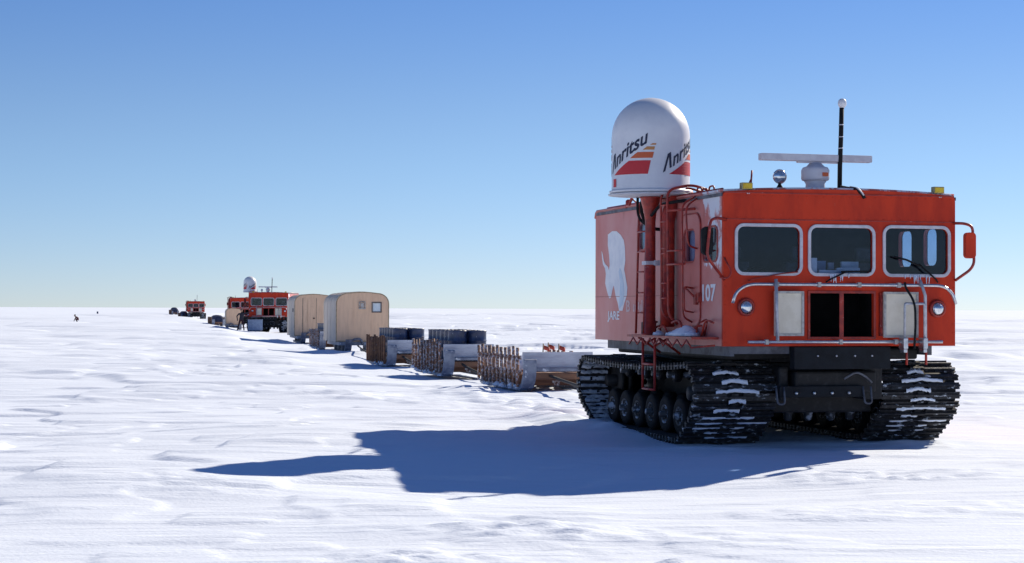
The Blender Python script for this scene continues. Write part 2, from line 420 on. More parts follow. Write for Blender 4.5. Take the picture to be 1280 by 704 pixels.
def gh(X, Y, sx=0.05, sy=0.05):
    X = np.asarray(X, float); Y = np.asarray(Y, float)
    ca, sa = math.cos(.10), math.sin(.10)
    U = X * ca + Y * sa; V = -X * sa + Y * ca
    U = U + 1.5 * (vn(X / 7, Y / 5, 5) - .5); V = V + .8 * (vn(X / 5, Y / 3, 6) - .5)
    def att(wu, wv): return np.clip(wu / (2.0 * sx) - .8, 0, 1) * np.clip(wv / (2.0 * sy) - .8, 0, 1)
    lx = (X - VO[0]) * VR[0] + (Y - VO[1]) * VR[1]; ly = (X - VO[0]) * VB[0] + (Y - VO[1]) * VB[1]
    far = sstep(3, 12, np.hypot(np.maximum(np.abs(lx) - 2, 0), np.maximum(np.abs(ly - 2.7) - 3, 0)))
    z = (vn(U / 28, V / 13, 0) - .5) * .30 * far * att(28, 13)
    z += (vn(U / 120, V / 60, 3) - .5) * .6 * sstep(40, 160, Y) * att(120, 60)
    z += (vn(U / 60, V / 22, 6) - .5) * .5 * sstep(60, 200, Y) * att(60, 22)
    xc = np.interp(Y, [27, 39.3, 47, 56.3, 75.4, 101.5, 152, 206, 260, 350], [4, .98, -1.1, -3.15, -6.1, -11.25, -20.1, -30, -40, -60])
    lane = np.where(Y > 30, .06 + .94 * sstep(1.2, 4.5, np.abs(X - xc)), 1.0) * np.where(Y > 230, 1.0, 1.0)
    z = z * lane
    near = (.45 + .55 * far) * (.38 + .62 * sstep(15, 21, Y)) * lane
    def drift(u, v, k, wd=.04):                      # long low back, short steep face turned to the camera
        u = u + .35 * (vn(u * 2.3, v * 1.3, k + 1) - .5); v = v + .5 * (vn(u * 1.7, v * .9, k + 2) - .5)
        a = vn(u, v, k); b = vn(u, v + .42, k)
        return sstep(.50, .50 + wd + .045 * sy, a) * (.5 + 1.2 * np.clip(a - .5, 0, .5)) * (1 - .25 * sstep(.5, .8, b))
    z += drift(U / 7, V / 4.0, 4, .030) * .14 * near * sstep(.34, .55, vn(U / 26, V / 14, 7)) * att(7, 4)
    z += drift(U / 10, V / 6.0, 1, .022) * .34 * lane * sstep(36, 75, Y) * (.4 + .6 * sstep(.3, .6, vn(U / 60, V / 40, 2))) * att(10, 6)
    z += drift(U / 14, V / 15.0, 3, .022) * .55 * lane * sstep(90, 180, Y) * att(14, 14)
    z += drift(U / 40, V / 60.0, 6, .02) * 1.3 * sstep(350, 600, Y) * att(40, 60)
    m1 = sstep(.36, .56, vn(U / 12, V / 5, 1))
    z += drift(U / 3.2, V / 2.2, 2) * (.30 + .70 * m1) * .14 * near * att(3.2, 2.2)
    z += drift(U / 1.7, V / 1.1, 3) * sstep(.40, .60, vn(U / 8, V / 4, 5)) * .090 * near * att(1.7, 1.1)
    z += drift(U / .9, V / .5, 6, .07) * sstep(.42, .62, vn(U / 6, V / 3, 4)) * .042 * (.55 + .45 * near) * att(.9, .5)
    m2 = .25 + .75 * sstep(.4, .7, vn(U / 7, V / 3.5, 3))
    z += (vn(U / 2.2, V / .75, 1) - .5) * .060 * m2 * lane * sstep(22, 32, Y) * att(2.2, .75)
    z += (vn(U / 1.5, V / .38, 5) - .5) * .042 * m2 * att(1.5, .38)
    z += (vn(U / .55, V / .16, 6) - .5) * .014 * m2 * att(.55, .16)
    m3 = sstep(.55, .68, vn(U / 3.4, V / 1.8, 7)) * sstep(.40, .55, vn(U / 9, V / 5, 2))
    z += (.35 + .65 * sstep(17, 21, Y)) * m3 * (np.abs(vn(U / .24, V / .17, 1) - .5) * .13 + np.abs(vn(U / .5, V / .32, 4) - .5) * .13) * att(.24, .17)
    # the gentle rise on which the shadow falls
    z += -.16 * np.exp(-((X - .6) / 3.5) ** 2 - ((Y - 19.0) / 1.7) ** 2) + .16 * np.exp(-((X + 2.9) / 2.4) ** 2 - ((Y - 25.2) / 2.2) ** 2)
    z += .075 * np.exp(-((Y - 18.35) / .95) ** 2 - ((X + 3.4) / 2.4) ** 2)
    # churned snow beside and behind the near vehicle
    dl = lx + 1.95
    z += .12 * np.exp(-(np.minimum(dl, 0) / .6) ** 2 - (np.maximum(dl, 0) / .3) ** 2) * sstep(1.2, 3.6, ly) * sstep(8.5, 6, ly) * (.6 + .8 * vn(X / .5, Y / .5, 3))
    rough = np.exp(-((np.abs(lx) - 1.35) / .8) ** 2) * sstep(4.5, 6.2, ly) * sstep(22, 12, ly)
    z += rough * (vn(X / .45, Y / .45, 2) - .4) * .16 * att(.45, .45)
    rough = np.exp(-((np.abs(lx + .2) - 1.5) / .55) ** 2) * sstep(-1.2, .5, ly) * sstep(1.5, .9, ly)
    z += rough * (vn(X / .25, Y / .2, 6) - .45) * .05
    # low blocky drift at the bottom of the view
    z += .07 * np.exp(-((X - 1.35) / 1.0) ** 2 - ((Y - 13.15) / .28) ** 2) * (.5 + 1.1 * vn(X / .17, Y / .12, 4))
    z += .05 * np.exp(-((X + .75) / .7) ** 2 - ((Y - 13.7) / .5) ** 2) * (.3 + 1.3 * vn(X / .15, Y / .11, 5))
    z += .05 * np.exp(-((X - .3) / .8) ** 2 - ((Y - 15.2) / .6) ** 2) * (.3 + 1.3 * vn(X / .2, Y / .14, 2))
    z -= .10 * sstep(36, 75, Y) + .14 * sstep(90, 180, Y) + .35 * sstep(350, 600, Y)
    z -= (np.interp(Y, [40, 75, 101, 150, 206, 350, 420, 700], [0, .10, .19, .30, .44, .34, .30, 0]) - .10 * sstep(36, 75, Y) - .14 * sstep(90, 180, Y)) * np.exp(-((X - xc) / 14) ** 2)
    for (fx, fy, fr, fz) in ((-51.8, 219, 9, 0.0), (-120, 533, 40, -.2)):
        w = np.exp(-((X - fx) / fr) ** 2 - ((Y - fy) / fr) ** 2); z = z * (1 - w) + fz * w
    for (mx, my, rx, ry, h) in MOUNDS:
        z += h * np.exp(-((X - mx) / rx) ** 2 - ((Y - my) / ry) ** 2) * (.65 + .7 * vn(X / .4, Y / .4, 1))
    return z
def g1(x, y): return float(gh(np.array([x]), np.array([y]))[0])

def snow_ground():
    def axis(lo, hi, d, grow, end0, end1):
        mid = list(np.arange(lo, hi + 1e-6, d))
        out = list(mid); s = d; p = mid[-1]
        while p < end1: s *= grow if s < 2.5 else 1.12; p += s; out.append(p)
        s = d; p = mid[0]; pre = []
        while p > end0: s *= grow if s < 2.5 else 1.12; p -= s; pre.append(p)
        return np.array(pre[::-1] + out)
    xs = axis(-8.5, 9.5, .058, 1.035, -30000, 30000)
    yn = [12.0]
    while yn[-1] < 30: yn.append(yn[-1] + .055)
    while yn[-1] < 60: yn.append(yn[-1] + .055 + (yn[-1] - 30) * .005)
    while yn[-1] < 420: yn.append(yn[-1] + .205 + (yn[-1] - 60) * .0034)
    s = yn[-1] - yn[-2]
    while yn[-1] < 40000: s *= 1.06; yn.append(yn[-1] + s)
    pre = []; p = 12.0; s = .055
    while p > -400: s *= 1.12; p -= s; pre.append(p)
    ys = np.array(pre[::-1] + yn)
    nx, ny = len(xs), len(ys)
    dx = np.gradient(xs); dy = np.gradient(ys)
    X, Y = np.meshgrid(xs, ys); SX, SY = np.meshgrid(dx, dy)
    Z = gh(X, Y, SX, SY)
    co = np.stack([X, Y, Z], -1).reshape(-1, 3).astype(np.float32)
    i = np.arange(nx * ny).reshape(ny, nx)
    q = np.stack([i[:-1, :-1], i[:-1, 1:], i[1:, 1:], i[1:, :-1]], -1).reshape(-1)
    me = bpy.data.meshes.new('snow_ground')
    me.vertices.add(nx * ny); me.vertices.foreach_set('co', co.ravel())
    nf = (nx - 1) * (ny - 1)
    me.loops.add(nf * 4); me.loops.foreach_set('vertex_index', q.astype(np.int32))
    me.polygons.add(nf); me.polygons.foreach_set('loop_start', np.arange(0, nf * 4, 4, dtype=np.int32))
    me.polygons.foreach_set('use_smooth', np.ones(nf, bool))
    me.update(); me.validate()
    me.materials.append(M['snow'])
    o = bpy.data.objects.new('snow_ground', me); C.objects.link(o)
    o['kind'] = 'structure'
    print('ground verts', nx * ny)

# ------------------------------------------------------------------ the tracked vehicles
HW = 1.63; ZB = 1.33; ZT = 3.30; LEN = 5.43
FX = lambda a, b, t: (a, t, b)                 # front plane: (x, z, depth)
def crown(x): return ZT + .05 * (1 - (x / HW) ** 2)

def track_path():
    """outer line of the belt as (y, z) points, evenly spaced"""
    cs = [(0.74, 0.70, 0.36), (1.10, 0.34, 0.27), (4.62, 0.34, 0.27), (5.20, 0.70, 0.34)]
    segs = []
    def tan(c0, c1):       # external tangent on the lower side going rearwards
        (x0, z0, r0), (x1, z1, r1) = c0, c1
        dx, dz = x1 - x0, z1 - z0; d = math.hypot(dx, dz)
        ang = math.atan2(dz, dx); b = math.asin((r1 - r0) / d)
        n = ang - PI / 2 - b
        return n
    ns = [tan(cs[i], cs[i + 1]) for i in range(3)]
    pts = []
    a0 = PI / 2 + .06
    a = [(PI / 2 + .05), ns[0] % (2 * PI)]
    def arc(c, s, e, k=14):
        return [(c[0] + c[2] * math.cos(s + (e - s) * i / k), c[1] + c[2] * math.sin(s + (e - s) * i / k)) for i in range(k + 1)]
    n0, n1, n2 = [(n + 2 * PI) % (2 * PI) for n in ns]
    pts += arc(cs[0], PI / 2, n0)
    pts += arc(cs[1], n0, n1, 5)
    pts += arc(cs[2], n1, n2, 6)
    pts += arc(cs[3], n2, 2.5 * PI)
    top0 = pts[-1]; top1 = pts[0]
    for i in range(1, 24):
        t = i / 24
        pts.append((top0[0] + (top1[0] - top0[0]) * t, top0[1] + (top1[1] - top0[1]) * t - .075 * math.sin(PI * t) ** .8))
    pts.append(pts[0])
    P = np.array(pts); seg = np.hypot(*np.diff(P, axis=0).T); cum = np.r_[0, np.cumsum(seg)]
    return P, cum

def make_track(root, side, detail):
    xc = side * 1.32; hw = .570
    P, cum = track_path(); L = cum[-1]
    n = int(round(L / .120))
    def at(s):
        s = s % L
        y = np.interp(s, cum, P[:, 0]); z = np.interp(s, cum, P[:, 1])
        y2 = np.interp((s + .03) % L, cum, P[:, 0]); z2 = np.interp((s + .03) % L, cum, P[:, 1])
        y1 = np.interp((s - .03) % L, cum, P[:, 0]); z1 = np.interp((s - .03) % L, cum, P[:, 1])
        t = Vector((0, y2 - y1, z2 - z1)).normalized()
        out = Vector((0, -t.z, t.y)) * -1          # outward normal of the loop
        return Vector((xc, y, z)), t, out
    # outward sense check
    p, t, o = at(0)
    sgn = 1 if o.z > 0 else -1
    belt = MB(); m = 150
    vs = []
    for i in range(m):
        p, t, o = at(L * i / m); o = o * sgn
        for w, d in ((-hw + .05, -.02), (hw - .05, -.02), (hw - .05, .006), (-hw + .05, .006)):
            vs.append(p + Vector((w, 0, 0)) + o * d)
    fs = [(i * 4 + j, i * 4 + (j + 1) % 4, ((i + 1) % m) * 4 + (j + 1) % 4, ((i + 1) % m) * 4 + j) for i in range(m) for j in range(4)]
    belt.add(vs, fs, True)
    b = belt.build('track', M['black'], root)
    # one shoe: channel section with a grouser, stepped up in the middle
    sh = MB()
    sh.box(-hw, -.115, -.046, .046, .008, .026); sh.box(.115, hw, -.046, .046, .008, .026)
    sh.box(-.045, .045, -.046, .046, .008, .026)
    sh.box(-hw, hw, -.013, .013, .0265, .056)
    sh.box(-.10, .10, -.015, .015, .0565, .070)
    sh.box(-hw, -hw + .04, -.028, .028, -.03, .0075); sh.box(hw - .04, hw, -.028, .028, -.03, .0075)
    for q in (-.42, -.28, .28, .42): sh.box(q - .018, q + .018, -.040, -.020, .0265, .038)
    big = MB(); me = None
    snow = MB(); bars = MB(); rr = random.Random(5 + int(side))
    for i in range(n):
        p, t, o = at(L * i / n); o = o * sgn
        xax = Vector((1, 0, 0))
        mt = Matrix((xax, o.cross(xax), o)).transposed().to_4x4(); mt.translation = p
        tilt = Matrix.Rotation(rr.uniform(-.03, .03), 4, 'X')
        if detail:
            if me is None:
                ob = sh.build('track_shoe', M['shoe'], b); me = ob.data
            else:
                ob = bpy.data.objects.new('track_shoe', me); C.objects.link(ob); ob.parent = b
            ob.matrix_local = mt @ tilt
        else:
            big.add([mt @ Vector(v) for v in sh.v], sh.f)
        # snow packed between the grousers, thickest on the runs that climb
        p2, t2, o2 = at(L * (i + .5) / n); o2 = o2 * sgn
        climbing = (p2.y < 1.15 or p2.y > 4.6) and p2.z > .10 and p2.z < 1.0
        if climbing:
            rear = p2.y > 4.6
            if not rear and rr.random() < .06: continue
            hwid = .52 if rear else rr.choice([.12, .18, .22, .26, .30, .36, .42, .50])
            cx = 0 if rear else rr.choice([-.10, -.04, 0, .03, .08])
            cx = max(-.54 + hwid, min(.54 - hwid, cx))
            k = 16; tt = .036 if rear else .020; w0 = .044 if rear else rr.uniform(.018, .030)
            v = []; 
            for j in range(k + 1):
                x = -hwid + 2 * hwid * j / k + cx
                e = min(1, 4 * (1 - abs(2 * j / k - 1)) + .15) * (.6 + .7 * rr.random())
                for (a, d) in ((-w0, .028), (-w0 * .6, .03 + tt * e), (w0 * .6, .03 + tt * e * .9), (w0, .028)):
                    v.append(p2 + Vector((x, 0, 0)) + o2 * (d + .004) + t2 * (a * (.75 + .5 * rr.random()) - .030 * (1 - abs(2 * j / k - 1)) * sgn + rr.uniform(-.006, .006)))
            f = [(j * 4 + q, j * 4 + q + 1, (j + 1) * 4 + q + 1, (j + 1) * 4 + q) for j in range(k) for q in range(3)]
            (snow if rear else bars).add(v, f, True)
        if p2.y > 4.55 and .05 < p2.z < 1.05:           # caked on the inner face of the rear bend
            k = 9; v = []; th = rr.uniform(.018, .034)
            for j in range(k + 1):
                x = side * (.08 + rr.uniform(0, .02) + .44 * j / k)
                for (a, d) in ((-th * 1.3, -.024), (-th, -.024 - .045 * rr.uniform(.2, 1)), (th, -.024 - .045 * rr.uniform(.2, 1)), (th * 1.3, -.024)):
                    v.append(p2 + Vector((x, 0, 0)) + o2 * d + t2 * a * rr.uniform(.8, 1.1))
            snow.add(v, [(j * 4 + q, j * 4 + q + 1, (j + 1) * 4 + q + 1, (j + 1) * 4 + q) for j in range(k) for q in range(3) if rr.random() > .06], True)
    if not detail: big.build('track_shoe', M['shoe'], b, kind='stuff')
    snow.build('packed_snow', M['dirty_snow'], b, kind='stuff'); bars.build('snow_bar', M['snow'], b, kind='stuff')
    # wheels
    def wheel(name, y, z, r, w, rim_r):
        t = MB()
        if 'roller' in name: t.lathe([(.04, -.272), (r - .01, -.268), (r, -.255), (r, -.185), (r - .01, -.172), (.035, -.168), (.035, .168), (r - .01, .172), (r, .185), (r, .255), (r - .01, .268), (.04, .272)], axis='X', n=24)
        for c in (() if 'roller' in name else (-.22, .22)):
            t.lathe([(r * .50, c - w / 2), (r * .72, c - w / 2 - .012), (r - .015, c - w / 2), (r, c - w / 2 + .015), (r, c + w / 2 - .015), (r - .015, c + w / 2), (r * .72, c + w / 2 + .012), (r * .50, c + w / 2)], axis='X', n=24)
        wo_ = t.build(name, M['black'], root, loc=(xc, y, z))
        d = MB()
        for c in (-.22, .22):
            s_ = -1 if c < 0 else 1
            d.lathe([(r * .52, c - .02), (r * .52, c + s_ * w * .60), (r * .45, c + s_ * w * .52), (rim_r * .35, c + s_ * w * .34), (rim_r * .33, c + s_ * w * .72), (.001, c + s_ * w * .74)], axis='X', n=20)
            for q in range(6):
                a = q * PI / 3
                d.lathe([(.014, c + s_ * w * .40), (.014, c + s_ * w * .62)], (0, math.cos(a) * rim_r * .6, math.sin(a) * rim_r * .6), 'X', 6)
        d.lathe([(.045, -.36), (.045, .36)], axis='X', n=10)
        d.build('rim', M['wheelrim'], wo_)
    for i in range(7): wheel('road_wheel', 1.10 + i * .587, .345, .255, .13, .16)
    for y in (1.95, 2.6, 3.2, 4.0): wheel('return_roller', y, .90, .10, .09, .07)
    for (y, z, nm) in ((.74, .70, 'drive_sprocket'), (5.20, .70, 'idler_wheel')):
        s_ = MB()
        for c in ((-.2, .2) if nm == 'drive_sprocket' else (-.06 - side * .05, .06 - side * .05)):
            prof = [(.05, c - .03), (.29, c - .03), (.29, c + .03), (.05, c + .03)]
            s_.lathe(prof, axis='X', n=30)
            if nm == 'drive_sprocket':
                for q in range(13):
                    a = 2 * PI * q / 13
                    s_.box(c - .028, c + .028, -.035, .035, .27, .345, m=Matrix.Rotation(a, 4, 'X'))
        s_.lathe([(.09, -.5 if nm == 'drive_sprocket' else -.2), (.09, .5 if nm == 'drive_sprocket' else .2)], axis='X', n=16)
        s_.build(nm, M['steel'], root, loc=(xc, y, z))

def make_vehicle(name, label, detail=True, text=True):
    root = thing(name, label, 'snow vehicle')
    R_ = root
    # ---- front wall with window and radiator openings
    wins = [(-1.477, -.542, 2.235, 2.902), (-.470, .478, 2.232, 2.902), (.582, 1.56, 2.230, 2.908)]
    top = [(HW * math.cos(a), ) for a in ()]
    outer = [(-HW, ZB), (HW, ZB), (HW, ZT - .07)]
    for i in range(5):
        a = PI / 2 * i / 4
        outer.append((HW - .07 + .07 * math.cos(a), ZT - .07 + .075 * math.sin(a)))
    for i in range(1, 16):
        x = (HW - .07) * (1 - 2 * i / 16); outer.append((x, crown(x) + .005))
    outer += [(-HW + .03, ZT + .005), (-HW, ZT - .03)]
    fw = .042
    holes = [rrect(a + fw, b - fw, c + fw, d - fw, .085) for (a, b, c, d) in wins]
    gr = (-.440, .455, 1.450, 2.015)
    holes.append([(gr[0], gr[2]), (gr[1], gr[2]), (gr[1], gr[3]), (gr[0], gr[3])])
    f = MB(); f.plate(outer, holes, 0.0, .05, FX, 0, 1, 0)
    front = f.build('front_wall', [M['red'], M['dark']], R_)
    sm = MB(); sm.box(-HW + .01, HW - .01, -.006, 0.0, 2.948, 2.960); sm.box(-HW + .02, HW - .02, -.010, 0, ZT - .015, ZT + .0)
    sm.build('seam', M['red_part'], front)
    if detail:
        k = MB()
        for i in range(27):
            x = -1.56 + i * .12
            for z in (2.975, 3.255): k.lathe([(.008, 0), (.006, -.004), (.001, -.005)], (x, -.0005, z), 'Y', 6)
        for i in range(13):
            for x in (-1.60, 1.60): k.lathe([(.008, 0), (.006, -.004), (.001, -.005)], (x, -.0005, 1.38 + i * .12), 'Y', 6)
        k.build('rivet', M['red'], front, kind='stuff')
    for i, (a, b, c, d) in enumerate(wins):
        g = MB(); g.plate(rrect(a + fw - .01, b - fw + .01, c + fw - .01, d - fw + .01, .085), [], .020, .026, FX)
        gp = g.build('windscreen', M['glass'], R_)
        r = MB(); r.plate(rrect(a, b, c, d, .125, 7), [rrect(a + fw, b - fw, c + fw, d - fw, .085, 7)], -.022, -.001, FX)
        r.build('window_frame', M['alu'], gp, bev=.006)
        if i > 0 and detail:      # rime hanging below the rubber
            k = MB(); rr = random.Random(i)
            for q in range(9):
                x = rr.uniform(a + .3, b - .3); l = rr.uniform(.02, .11)
                k.tube([(x, -.028, c + .03), (x + rr.uniform(-.01, .01), -.027, c - l)], rr.uniform(.008, .018), 6, r1=.003)
            k.build('rime', M['snow'], gp, kind='stuff')
    # ---- other walls of the cabin
    def side_plate(x0, x1, wl, mi, nm, inner):
        o = [(.052, ZB), (LEN, ZB), (LEN, ZT - .10), (LEN - .03, ZT - .03), (LEN - .10, ZT), (.052, ZT)]
        p = MB(); p.plate(o, [rrect(*w, .09) for w in wl], x0, x1, lambda a, b, t: (t, a, b), 0, 1, 0)
        w_ = p.build(nm, [mi, M['dark']], R_)
        for j, w in enumerate(wl):
            xm = (x0 + x1) / 2
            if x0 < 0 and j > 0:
                k = MB(); k.box(-HW + .075, -HW + .082, w[0] + (.07 if j == 1 else 0), w[1] + .02, w[2] - .02, w[3] + .02); k.build('sky_sheen_panel', M['sky_sheen_panel'], R_)  # panel added behind the glass, its pale blue stands in for reflected sky
            g = MB(); g.plate(rrect(w[0] - .008, w[1] + .008, w[2] - .008, w[3] + .008, .09), [], xm - .004, xm + .004, lambda a, b, t: (t, a, b))
            gp = g.build('side_window', M['glass'], R_)
            r = MB(); xo = x0 - .012 if x0 < 0 else x0 + .012; xi = x0 - .001 if x0 < 0 else x0 + .001
            r.plate(rrect(w[0] - .025, w[1] + .025, w[2] - .025, w[3] + .025, .11, 6), [rrect(w[0], w[1], w[2], w[3], .09, 6)], xo, xi, lambda a, b, t: (t, a, b))
            r.build('window_frame', M['red_part'] if x0 < 0 else M['black'], gp)
        return w_
    lw = [(.20, .70, 2.43, 2.86), (.99, 1.40, 2.44, 2.85), (1.90, 2.14, 2.66, 3.08), (3.02, 3.36, 2.66, 3.03)]
    lwall = side_plate(-HW, -HW + .05, lw, M['red_side'], 'side_wall', 1)
    rwall = side_plate(HW, HW - .05, [(.42, .79, 2.40, 2.89), (1.14, 1.53, 2.40, 2.89), (3.0, 3.4, 2.5, 2.95)], M['red_side'], 'side_wall', 1)
    b = MB(); b.box(-HW + .052, HW - .052, LEN - .05, LEN - .002, ZB, ZT - .02)
    b.build('rear_wall', M['red_side'], R_)
    rf = MB(); k = 16; vs = []; fs = []
    for (y, dz) in ((.053, 0), (LEN - .10, 0), (LEN - .03, -.03), (LEN + .005, -.10)):
        for i in range(k + 1):
            x = -HW - .012 + (2 * HW + .024) * i / k; vs.append((x, y, max(crown(max(min(x, HW), -HW)), ZT) + .004 + dz))
    for r in range(3):
        for i in range(k): fs.append((r * (k + 1) + i, r * (k + 1) + i + 1, (r + 1) * (k + 1) + i + 1, (r + 1) * (k + 1) + i))
    rf.add(vs, fs, True)
    rf = rf.build('roof', M['red_side'], R_)
    sd = rf.modifiers.new('thick', 'SOLIDIFY'); sd.thickness = .03; sd.offset = 1
    ed = MB()
    ed.box(-HW - .022, -HW - .003, .02, LEN - .1, ZT - .055, ZT - .012)
    ed.box(HW + .003, HW + .022, .02, LEN - .1, ZT - .055, ZT - .012)
    ed.build('gutter', M['sill'], R_)
    fl = MB(); fl.box(-HW + .055, HW - .055, .06, LEN - .06, ZB + .005, ZB + .06); fl.build('floor', M['dark'], R_)
    pt = MB(); pt.box(-HW + .055, HW - .055, 2.30, 2.34, ZB + .065, ZT - .03); pt.build('partition', M['dark'], R_)
    ds = MB()
    ds.box(-1.5, 1.5, .12, .50, 2.06, 2.20); ds.box(-.9, -.1, .14, .46, 2.20, 2.27); ds.box(.0, .38, .2, .5, 2.20, 2.33)
    ds.box(-.46, .5, .53, .60, 1.45, 2.2)
    ds.build('dashboard', M['dark'], R_, bev=.015)
    if detail:
        rr = random.Random(3)
        for (x0, x1, y0, z0, z1, mm) in ((-.42, -.31, .065, 2.20, 2.47, 'white'), (-.02, .30, .075, 2.205, 2.345, 'paper'), (-.28, .00, .065, 2.205, 2.315, 'white'), (.10, .34, .20, 2.335, 2.43, 'paper'), (-.22, -.08, .30, 2.275, 2.44, 'crate'), (-.02, .06, .35, 2.335, 2.42, 'alu')):
            p = MB(); p.box(x0, x1, y0, y0 + .04, z0, z1); p.build('document', M[mm], R_)
    for x in (-.95, .05, 1.0):
        s_ = MB(); s_.box(x - .25, x + .25, .95, 1.4, 1.75, 1.88); s_.box(x - .24, x + .24, 1.36, 1.5, 1.86, 2.45); s_.box(x - .13, x + .13, 1.38, 1.47, 2.47, 2.66)
        s_.box(x - .2, x + .2, 1.0, 1.4, ZB + .065, 1.75)
        s_.build('seat', M['seat'], R_, bev=.03)
    sw = MB(); sw.tube([(-.95 + .19 * math.cos(a), .62 - .06 * math.sin(a), 2.18 + .17 * math.sin(a)) for a in [2 * PI * i / 20 for i in range(20)]], .016, 6, True)
    sw.tube([(-.95, .62, 2.18), (-.95, .45, 2.05)], .02, 6); sw.build('steering_wheel', M['black'], R_)
    # ---- radiator opening
    g = MB(); x0, x1, z0, z1 = gr
    g.box(x0 + .002, x1 - .002, .42, .46, z0, z1)
    g.box(x0 - .02, x0, .052, .46, z0 - .02, z1 + .02); g.box(x1, x1 + .02, .052, .46, z0 - .02, z1 + .02)
    g.box(x0, x1, .052, .46, z1, z1 + .02); g.box(x0, x1, .052, .46, z0 - .02, z0)
    rad = g.build('radiator_recess', M['recess_black'], R_)
    core = MB()
    for i in range(22): core.box(x0 + .02, x1 - .02, .36, .41, z0 + .012 + i * .0245, z0 + .020 + i * .0245)
    core.build('radiator_core', M['recess_black'], rad, kind='stuff')
    fr = MB()
    fr.plate([(x0 - .03, z0 - .03), (x1 + .03, z0 - .03), (x1 + .03, z1 + .03), (x0 - .03, z1 + .03)], [[(x0 + .002, z0 + .002), (-.030, z0 + .002), (-.030, z1 - .002), (x0 + .002, z1 - .002)], [(.030, z0 + .002), (x1 - .002, z0 + .002), (x1 - .002, z1 - .002), (.030, z1 - .002)]], -.016, -.001, FX)
    fr.build('grille_frame', M['red_part'], R_, bev=.004)
    for x in (-.12, .12):
        lt = MB(); lt.tube(arc_pts((x - .03, -.02, 2.115), (x, -.05, 2.16), (x + .03, -.02, 2.10), 6), .009, 6)
        lt.build('latch', M['chrome'], R_)
    for (a, b_, c, d) in ((-.960, -.560, 1.463, 2.037), (.561, 1.051, 1.441, 2.035)):
        p = MB(); p.box(a, b_, -.085, -.055, c, d); pn = p.build('shutter_panel', M['cream'], R_, bev=.006)
        p = MB(); p.plate([(a, c), (b_, c), (b_, d), (a, d)], [[(a + .03, c + .03), (b_ - .03, c + .03), (b_ - .03, d - .03), (a + .03, d - .03)]], -.098, -.087, FX)
        p.build('panel_rim', M['alu_dirty'], pn)
        hx = b_ + .012 if a < 0 else a - .012
        h = MB()
        for z in (c + .1, d - .1): h.tube([(hx, -.05, z - .05), (hx, -.05, z + .05)], .014, 6); 
        h.box(hx - .02, hx + .02, -.05, -.001, c + .02, d - .02)
        h.build('hinge', M['red_part'], R_)
    # ---- bumper tubes
    yb = -.15
    t = MB(); t.tube(bendy([(-1.558, yb, 1.88), (-1.515, yb, 2.02), (-1.36, yb, 2.122), (1.38, yb, 2.122), (1.51, yb, 2.02), (1.560, yb, 1.88)], .14, 6), .021, 10)
    bt = t.build('upper_bumper_rail', M['chrome'], R_)
    t = MB(); t.tube([(-1.352, yb, 1.388), (1.364, yb, 1.388)], .021, 10); bl = t.build('lower_bumper_rail', M['chrome'], R_)
    for z, xs, pr in ((2.122, (-.96, -.38, .18, .74), bt), (1.388, (-1.10, -.08, .70), bl)):
        for x in xs:
            k = MB(); k.box(x - .02, x + .02, yb + .023, -.002, z - .02, z + .02); k.box(x - .024, x + .024, yb - .030, yb + .030, z - .032, z + .032)
            k.build('rail_clamp', M['alu_dirty'], pr, bev=.005)
    t = MB(); t.tube([(-.990, yb - .045, 2.19), (-.966, yb - .045, 1.40)], .022, 10); t.build('upright_tube', M['tube_dusty'], R_)
    t = MB(); t.tube([(1.020, yb - .045, 2.19), (1.095, yb - .045, 1.99), (1.100, yb - .045, 1.29)], .021, 10); t.build('upright_tube', M['tube_dusty'], R_)
    t = MB(); t.tube(bendy([(.781, yb - .09, 1.36), (.783, yb - .09, 1.882), (1.062, yb - .09, 1.882), (1.066, yb - .09, 1.36)], .02, 3), .017, 8); st = t.build('folding_step', M['tube_dusty'], R_)
    for x in (.785, 1.066):
        k = MB(); k.box(x - .032, x + .032, yb - .12, yb + .03, 1.30, 1.44); k.box(x - .026, x + .026, yb - .11, yb + .02, 1.25, 1.298); k.build('step_clamp', M['chrome'], st, bev=.008)
    t = MB(); t.tube(bendy([(.800, yb - .05, 2.16), (.808, yb - .06, 2.09), (.905, yb - .13, 1.90), (.915, yb - .13, 1.6), (.900, yb - .12, 1.30)], .12, 5), .015, 6); t.build('hose', M['black'], R_)
    for x in (.98, 1.26):
        t = MB(); t.tube([(x, .10, ZB), (x, .10, 1.08)], .017, 6); t.tube([(x - .07, .10, ZB), (x, .10, 1.24)], .013, 6); t.build('stay', M['red_part'], R_)
    # ---- headlights
    for x, z in ((-1.324, 1.831), (1.363, 1.819)):
        k = MB(); k.lathe([(.118, .0), (.118, -.03), (.100, -.045), (.088, -.045), (.085, -.03), (.085, .0)], (x, -.001, z), 'Y', 28); hb = k.build('headlight', M['red_part'], R_)
        k = MB(); k.lathe([(.084, -.030), (.078, -.048), (.055, -.068), (.025, -.078), (.001, -.080)], (x, -.001, z), 'Y', 24); k.build('lens', M['lens'], hb)
    # ---- wipers
    for pts in ([(-1.30, -.02, 2.165), (-1.237, -.04, 2.188), (-.85, -.05, 2.262), (-.62, -.045, 2.285)],):
        t = MB(); t.tube(pts, .009, 6); t.build('wiper', M['red_part'], R_)
    t = MB(); t.tube([(-.225, -.02, 2.155), (-.19, -.05, 2.185), (.06, -.055, 2.300)], .011, 6); t.tube([(-.02, -.05, 2.292), (.40, -.045, 2.300)], .014, 6); t.build('wiper', M['black'], R_)
    t = MB(); t.tube([(1.365, -.02, 2.165), (1.33, -.05, 2.20), (1.08, -.055, 2.40)], .012, 6); t.tube([(1.12, -.05, 2.365), (.90, -.05, 2.455), (.735, -.04, 2.495)], .014, 6); t.build('wiper', M['black'], R_)
